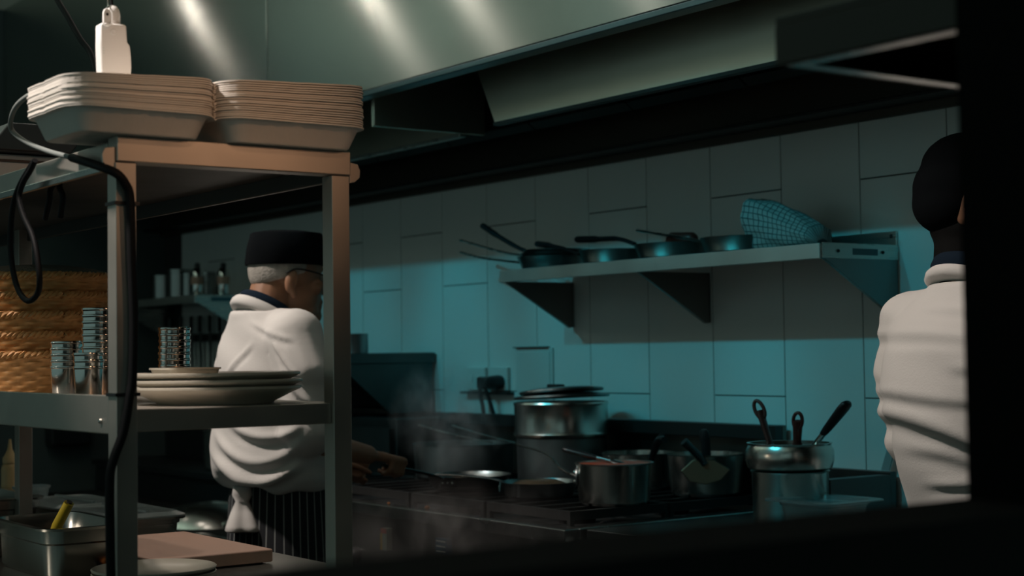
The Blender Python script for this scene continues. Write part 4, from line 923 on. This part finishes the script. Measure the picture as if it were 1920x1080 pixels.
for sgn in (-1, 1):
    b.cap((mx+sgn*.080, .13, .90), (mx+sgn*.095, .14, .50), .084, .056); b.cap((mx+sgn*.095, .14, .50), (mx+sgn*.10, .11, .10), .055, .040)
    b.cap((mx+sgn*.10, .10, .05), (mx+sgn*.105, .29, .035), .042, .034)
    w = V((mx+sgn*.08, .35, 1.026)); hh = V((0, .97, -.2)).normalized(); a_ = V((0, .2, .98)).normalized(); c_ = V((sgn, 0, 0))
    fingers(b, w + V((-sgn*.02, .07, -.03)), hh, a_, c_, w, .8, -2.6, .025, [w, w+V((-sgn*.03, .035, .0)), w+V((-sgn*.045, .065, -.01)), w+V((-sgn*.047, .09, -.02))])
blob('body', b, .0056, m_skin, c2_, 5)
for sgn in (-1, 1): turn(MB().ell((hx_+sgn*.033, .235, 1.592), (.0115, .0115, .0115)), (hx_, .13, 0), -1.22).build('eye', mat('eye', (.35, .33, .30), .2), c2_, smooth=70)
b = torso([(.90, .150, .010, .250), (.95, .152, .005, .255), (1.02, .155, -.012, .250), (1.08, .160, -.030, .245), (1.16, .168, -.052, .240), (1.24, .176, -.062, .225), (1.32, .172, -.050, .210), (1.37, .155, -.026, .195), (1.405, .125, .000, .185), (1.43, .095, .018, .175), (1.445, .082, .026, .17)], mx)
b.cap((mx+.04, .095, 1.38), (mx+.14, .095, 1.370), .066, .070); b.cap((mx+.14, .095, 1.366), (mx+.168, .10, 1.28), .072, .077); b.cap((mx+.165, .10, 1.28), (mx+.178, .112, 1.13), .075, .078)
b.cap((mx-.04, .090, 1.38), (mx-.14, .090, 1.370), .066, .070); b.cap((mx-.14, .090, 1.366), (mx-.160, .095, 1.28), .072, .074); b.cap((mx-.158, .095, 1.28), (mx-.162, .120, 1.14), .072, .074)
def fold2(P):
    x, y, z = P[:, 0]-mx, P[:, 1]-.09, P[:, 2]
    u = .584*x + .811*y; d = np.zeros(len(P))
    for a in ((-.12, 1.395, .14, 1.345, -.012, .009, .004), (-.24, 1.345, .10, 1.30, -.020, .012, .004), (-.10, 1.285, .16, 1.275, .006, .012, .005), (-.25, 1.255, .02, 1.215, .010, .012, .004),
              (-.26, 1.22, .14, 1.02, -.03, .018, .009), (-.16, 1.13, .12, 1.00, -.03, .014, .005), (-.12, 1.06, .06, 1.09, .012, .011, .005), (-.12, 1.00, .12, .95, -.02, .014, .006)):
        d += ridge(u, z, *a)
    d += .002*np.sin(41*z+37*u)
    return d
blob('shirt', b, .0070, m_cloth, c2_, 10, fold2)
MB().lathe([(1.0, 0), (1.06, .012), (1.02, .028), (.95, .032), (.93, .012)], 44, (hx_+.01, .105, 1.448), Euler((-.40, 0, 0)).to_matrix(), sx=.074, sy=.080).build('collar_band', m_navy, c2_, smooth=60)
MB().lathe([(1.02, -.010), (1.10, -.004), (1.10, .006), (1.04, .014), (1.0, .012)], 44, (hx_+.01, .106, 1.434), Euler((-.40, 0, 0)).to_matrix(), sx=.080, sy=.086).build('collar', m_cloth, c2_, smooth=60)
b = MB()
b.ell((hx_, .138, 1.663), (.092, .112, .084), (-.25, 0, 0)); b.ell((hx_, .098, 1.635), (.088, .088, .076)); b.ell((hx_, .070, 1.605), (.078, .060, .062), (.2, 0, 0)); b.ell((hx_, .082, 1.570), (.060, .045, .035))
turn(b, (hx_, .13, 0), -.40)
blob('cap', b, .007, m_hat, c2_, 4)
b = MB()
b.ell((hx_, .103, 1.560), (.072, .062, .060)); b.cap((hx_, .108, 1.55), (hx_, .096, 1.475), .064, .060)
blob('hair', b, .007, m_dhair, c2_, 4)
turn(MB().tube([(hx_+.096+.003*math.cos(a), .124 + .009*math.cos(a), 1.628 + .009*math.sin(a)) for a in np.linspace(0, 2*PI, 18)[:-1]], .003, 6, closed=True), (hx_, .13, 0), -1.22).build('earring', m_chrome, c2_, smooth=60)
apron(mx, .12, .45, .98, .168, .132, ap_m, c2_)
for sgn in (-1, 1): MB().ell((mx+sgn*.108, .19, .05), (.052, .145, .05)).build('shoe', m_black, c2_, smooth=70)

# ---------------------------------------------------------------- steam
def steam(label, c, r, dens, scale, seed, lean=0.0):
    m = bpy.data.materials.new('steam'); m.use_nodes = True; nt = m.node_tree; N = nt.nodes; L = nt.links
    N.remove(N['Principled BSDF']); v = N.new('ShaderNodeVolumeScatter'); v.inputs['Color'].default_value = (.9, .9, .88, 1); v.inputs['Anisotropy'].default_value = .1
    L.new(v.outputs[0], N['Material Output'].inputs['Volume'])
    tc = N.new('ShaderNodeTexCoord'); mp = N.new('ShaderNodeMapping'); mp.inputs['Location'].default_value = (seed, seed*.7, 0); mp.inputs['Scale'].default_value = (1, 1, .55); L.new(tc.outputs['Object'], mp.inputs[0])
    n = N.new('ShaderNodeTexNoise'); n.inputs['Scale'].default_value = scale; n.inputs['Detail'].default_value = 4; n.inputs['Distortion'].default_value = 1.1; L.new(mp.outputs[0], n.inputs[0])
    ra = N.new('ShaderNodeMapRange'); ra.inputs[1].default_value = .46; ra.inputs[2].default_value = .75; L.new(n.outputs[0], ra.inputs[0])
    sc = N.new('ShaderNodeVectorMath'); sc.operation = 'DIVIDE'; sc.inputs[1].default_value = r; L.new(tc.outputs['Object'], sc.inputs[0])
    le = N.new('ShaderNodeVectorMath'); le.operation = 'LENGTH'; L.new(sc.outputs[0], le.inputs[0])
    fa = N.new('ShaderNodeMapRange'); fa.inputs[1].default_value = 1.0; fa.inputs[2].default_value = .25; L.new(le.outputs['Value'], fa.inputs[0])
    mu = N.new('ShaderNodeMath'); mu.operation = 'MULTIPLY'; L.new(ra.outputs[0], mu.inputs[0]); L.new(fa.outputs[0], mu.inputs[1])
    mu2 = N.new('ShaderNodeMath'); mu2.operation = 'MULTIPLY'; mu2.inputs[1].default_value = dens; L.new(mu.outputs[0], mu2.inputs[0]); L.new(mu2.outputs[0], v.inputs['Density'])
    o = MB().ell((0, 0, 0), r, n=16).build('steam', m); o.location = c
    return tag(o, label, 'steam', kind='stuff')
steam('wisps of steam rising from the tossed frying pan', (-1.02, .33, 1.13), (.22, .20, .20), 10, 13, 1.3)
steam('low steam drifting in front of the range right of the cook', (-.02, -.28, .86), (.55, .26, .17), 3.4, 8, 4.1)
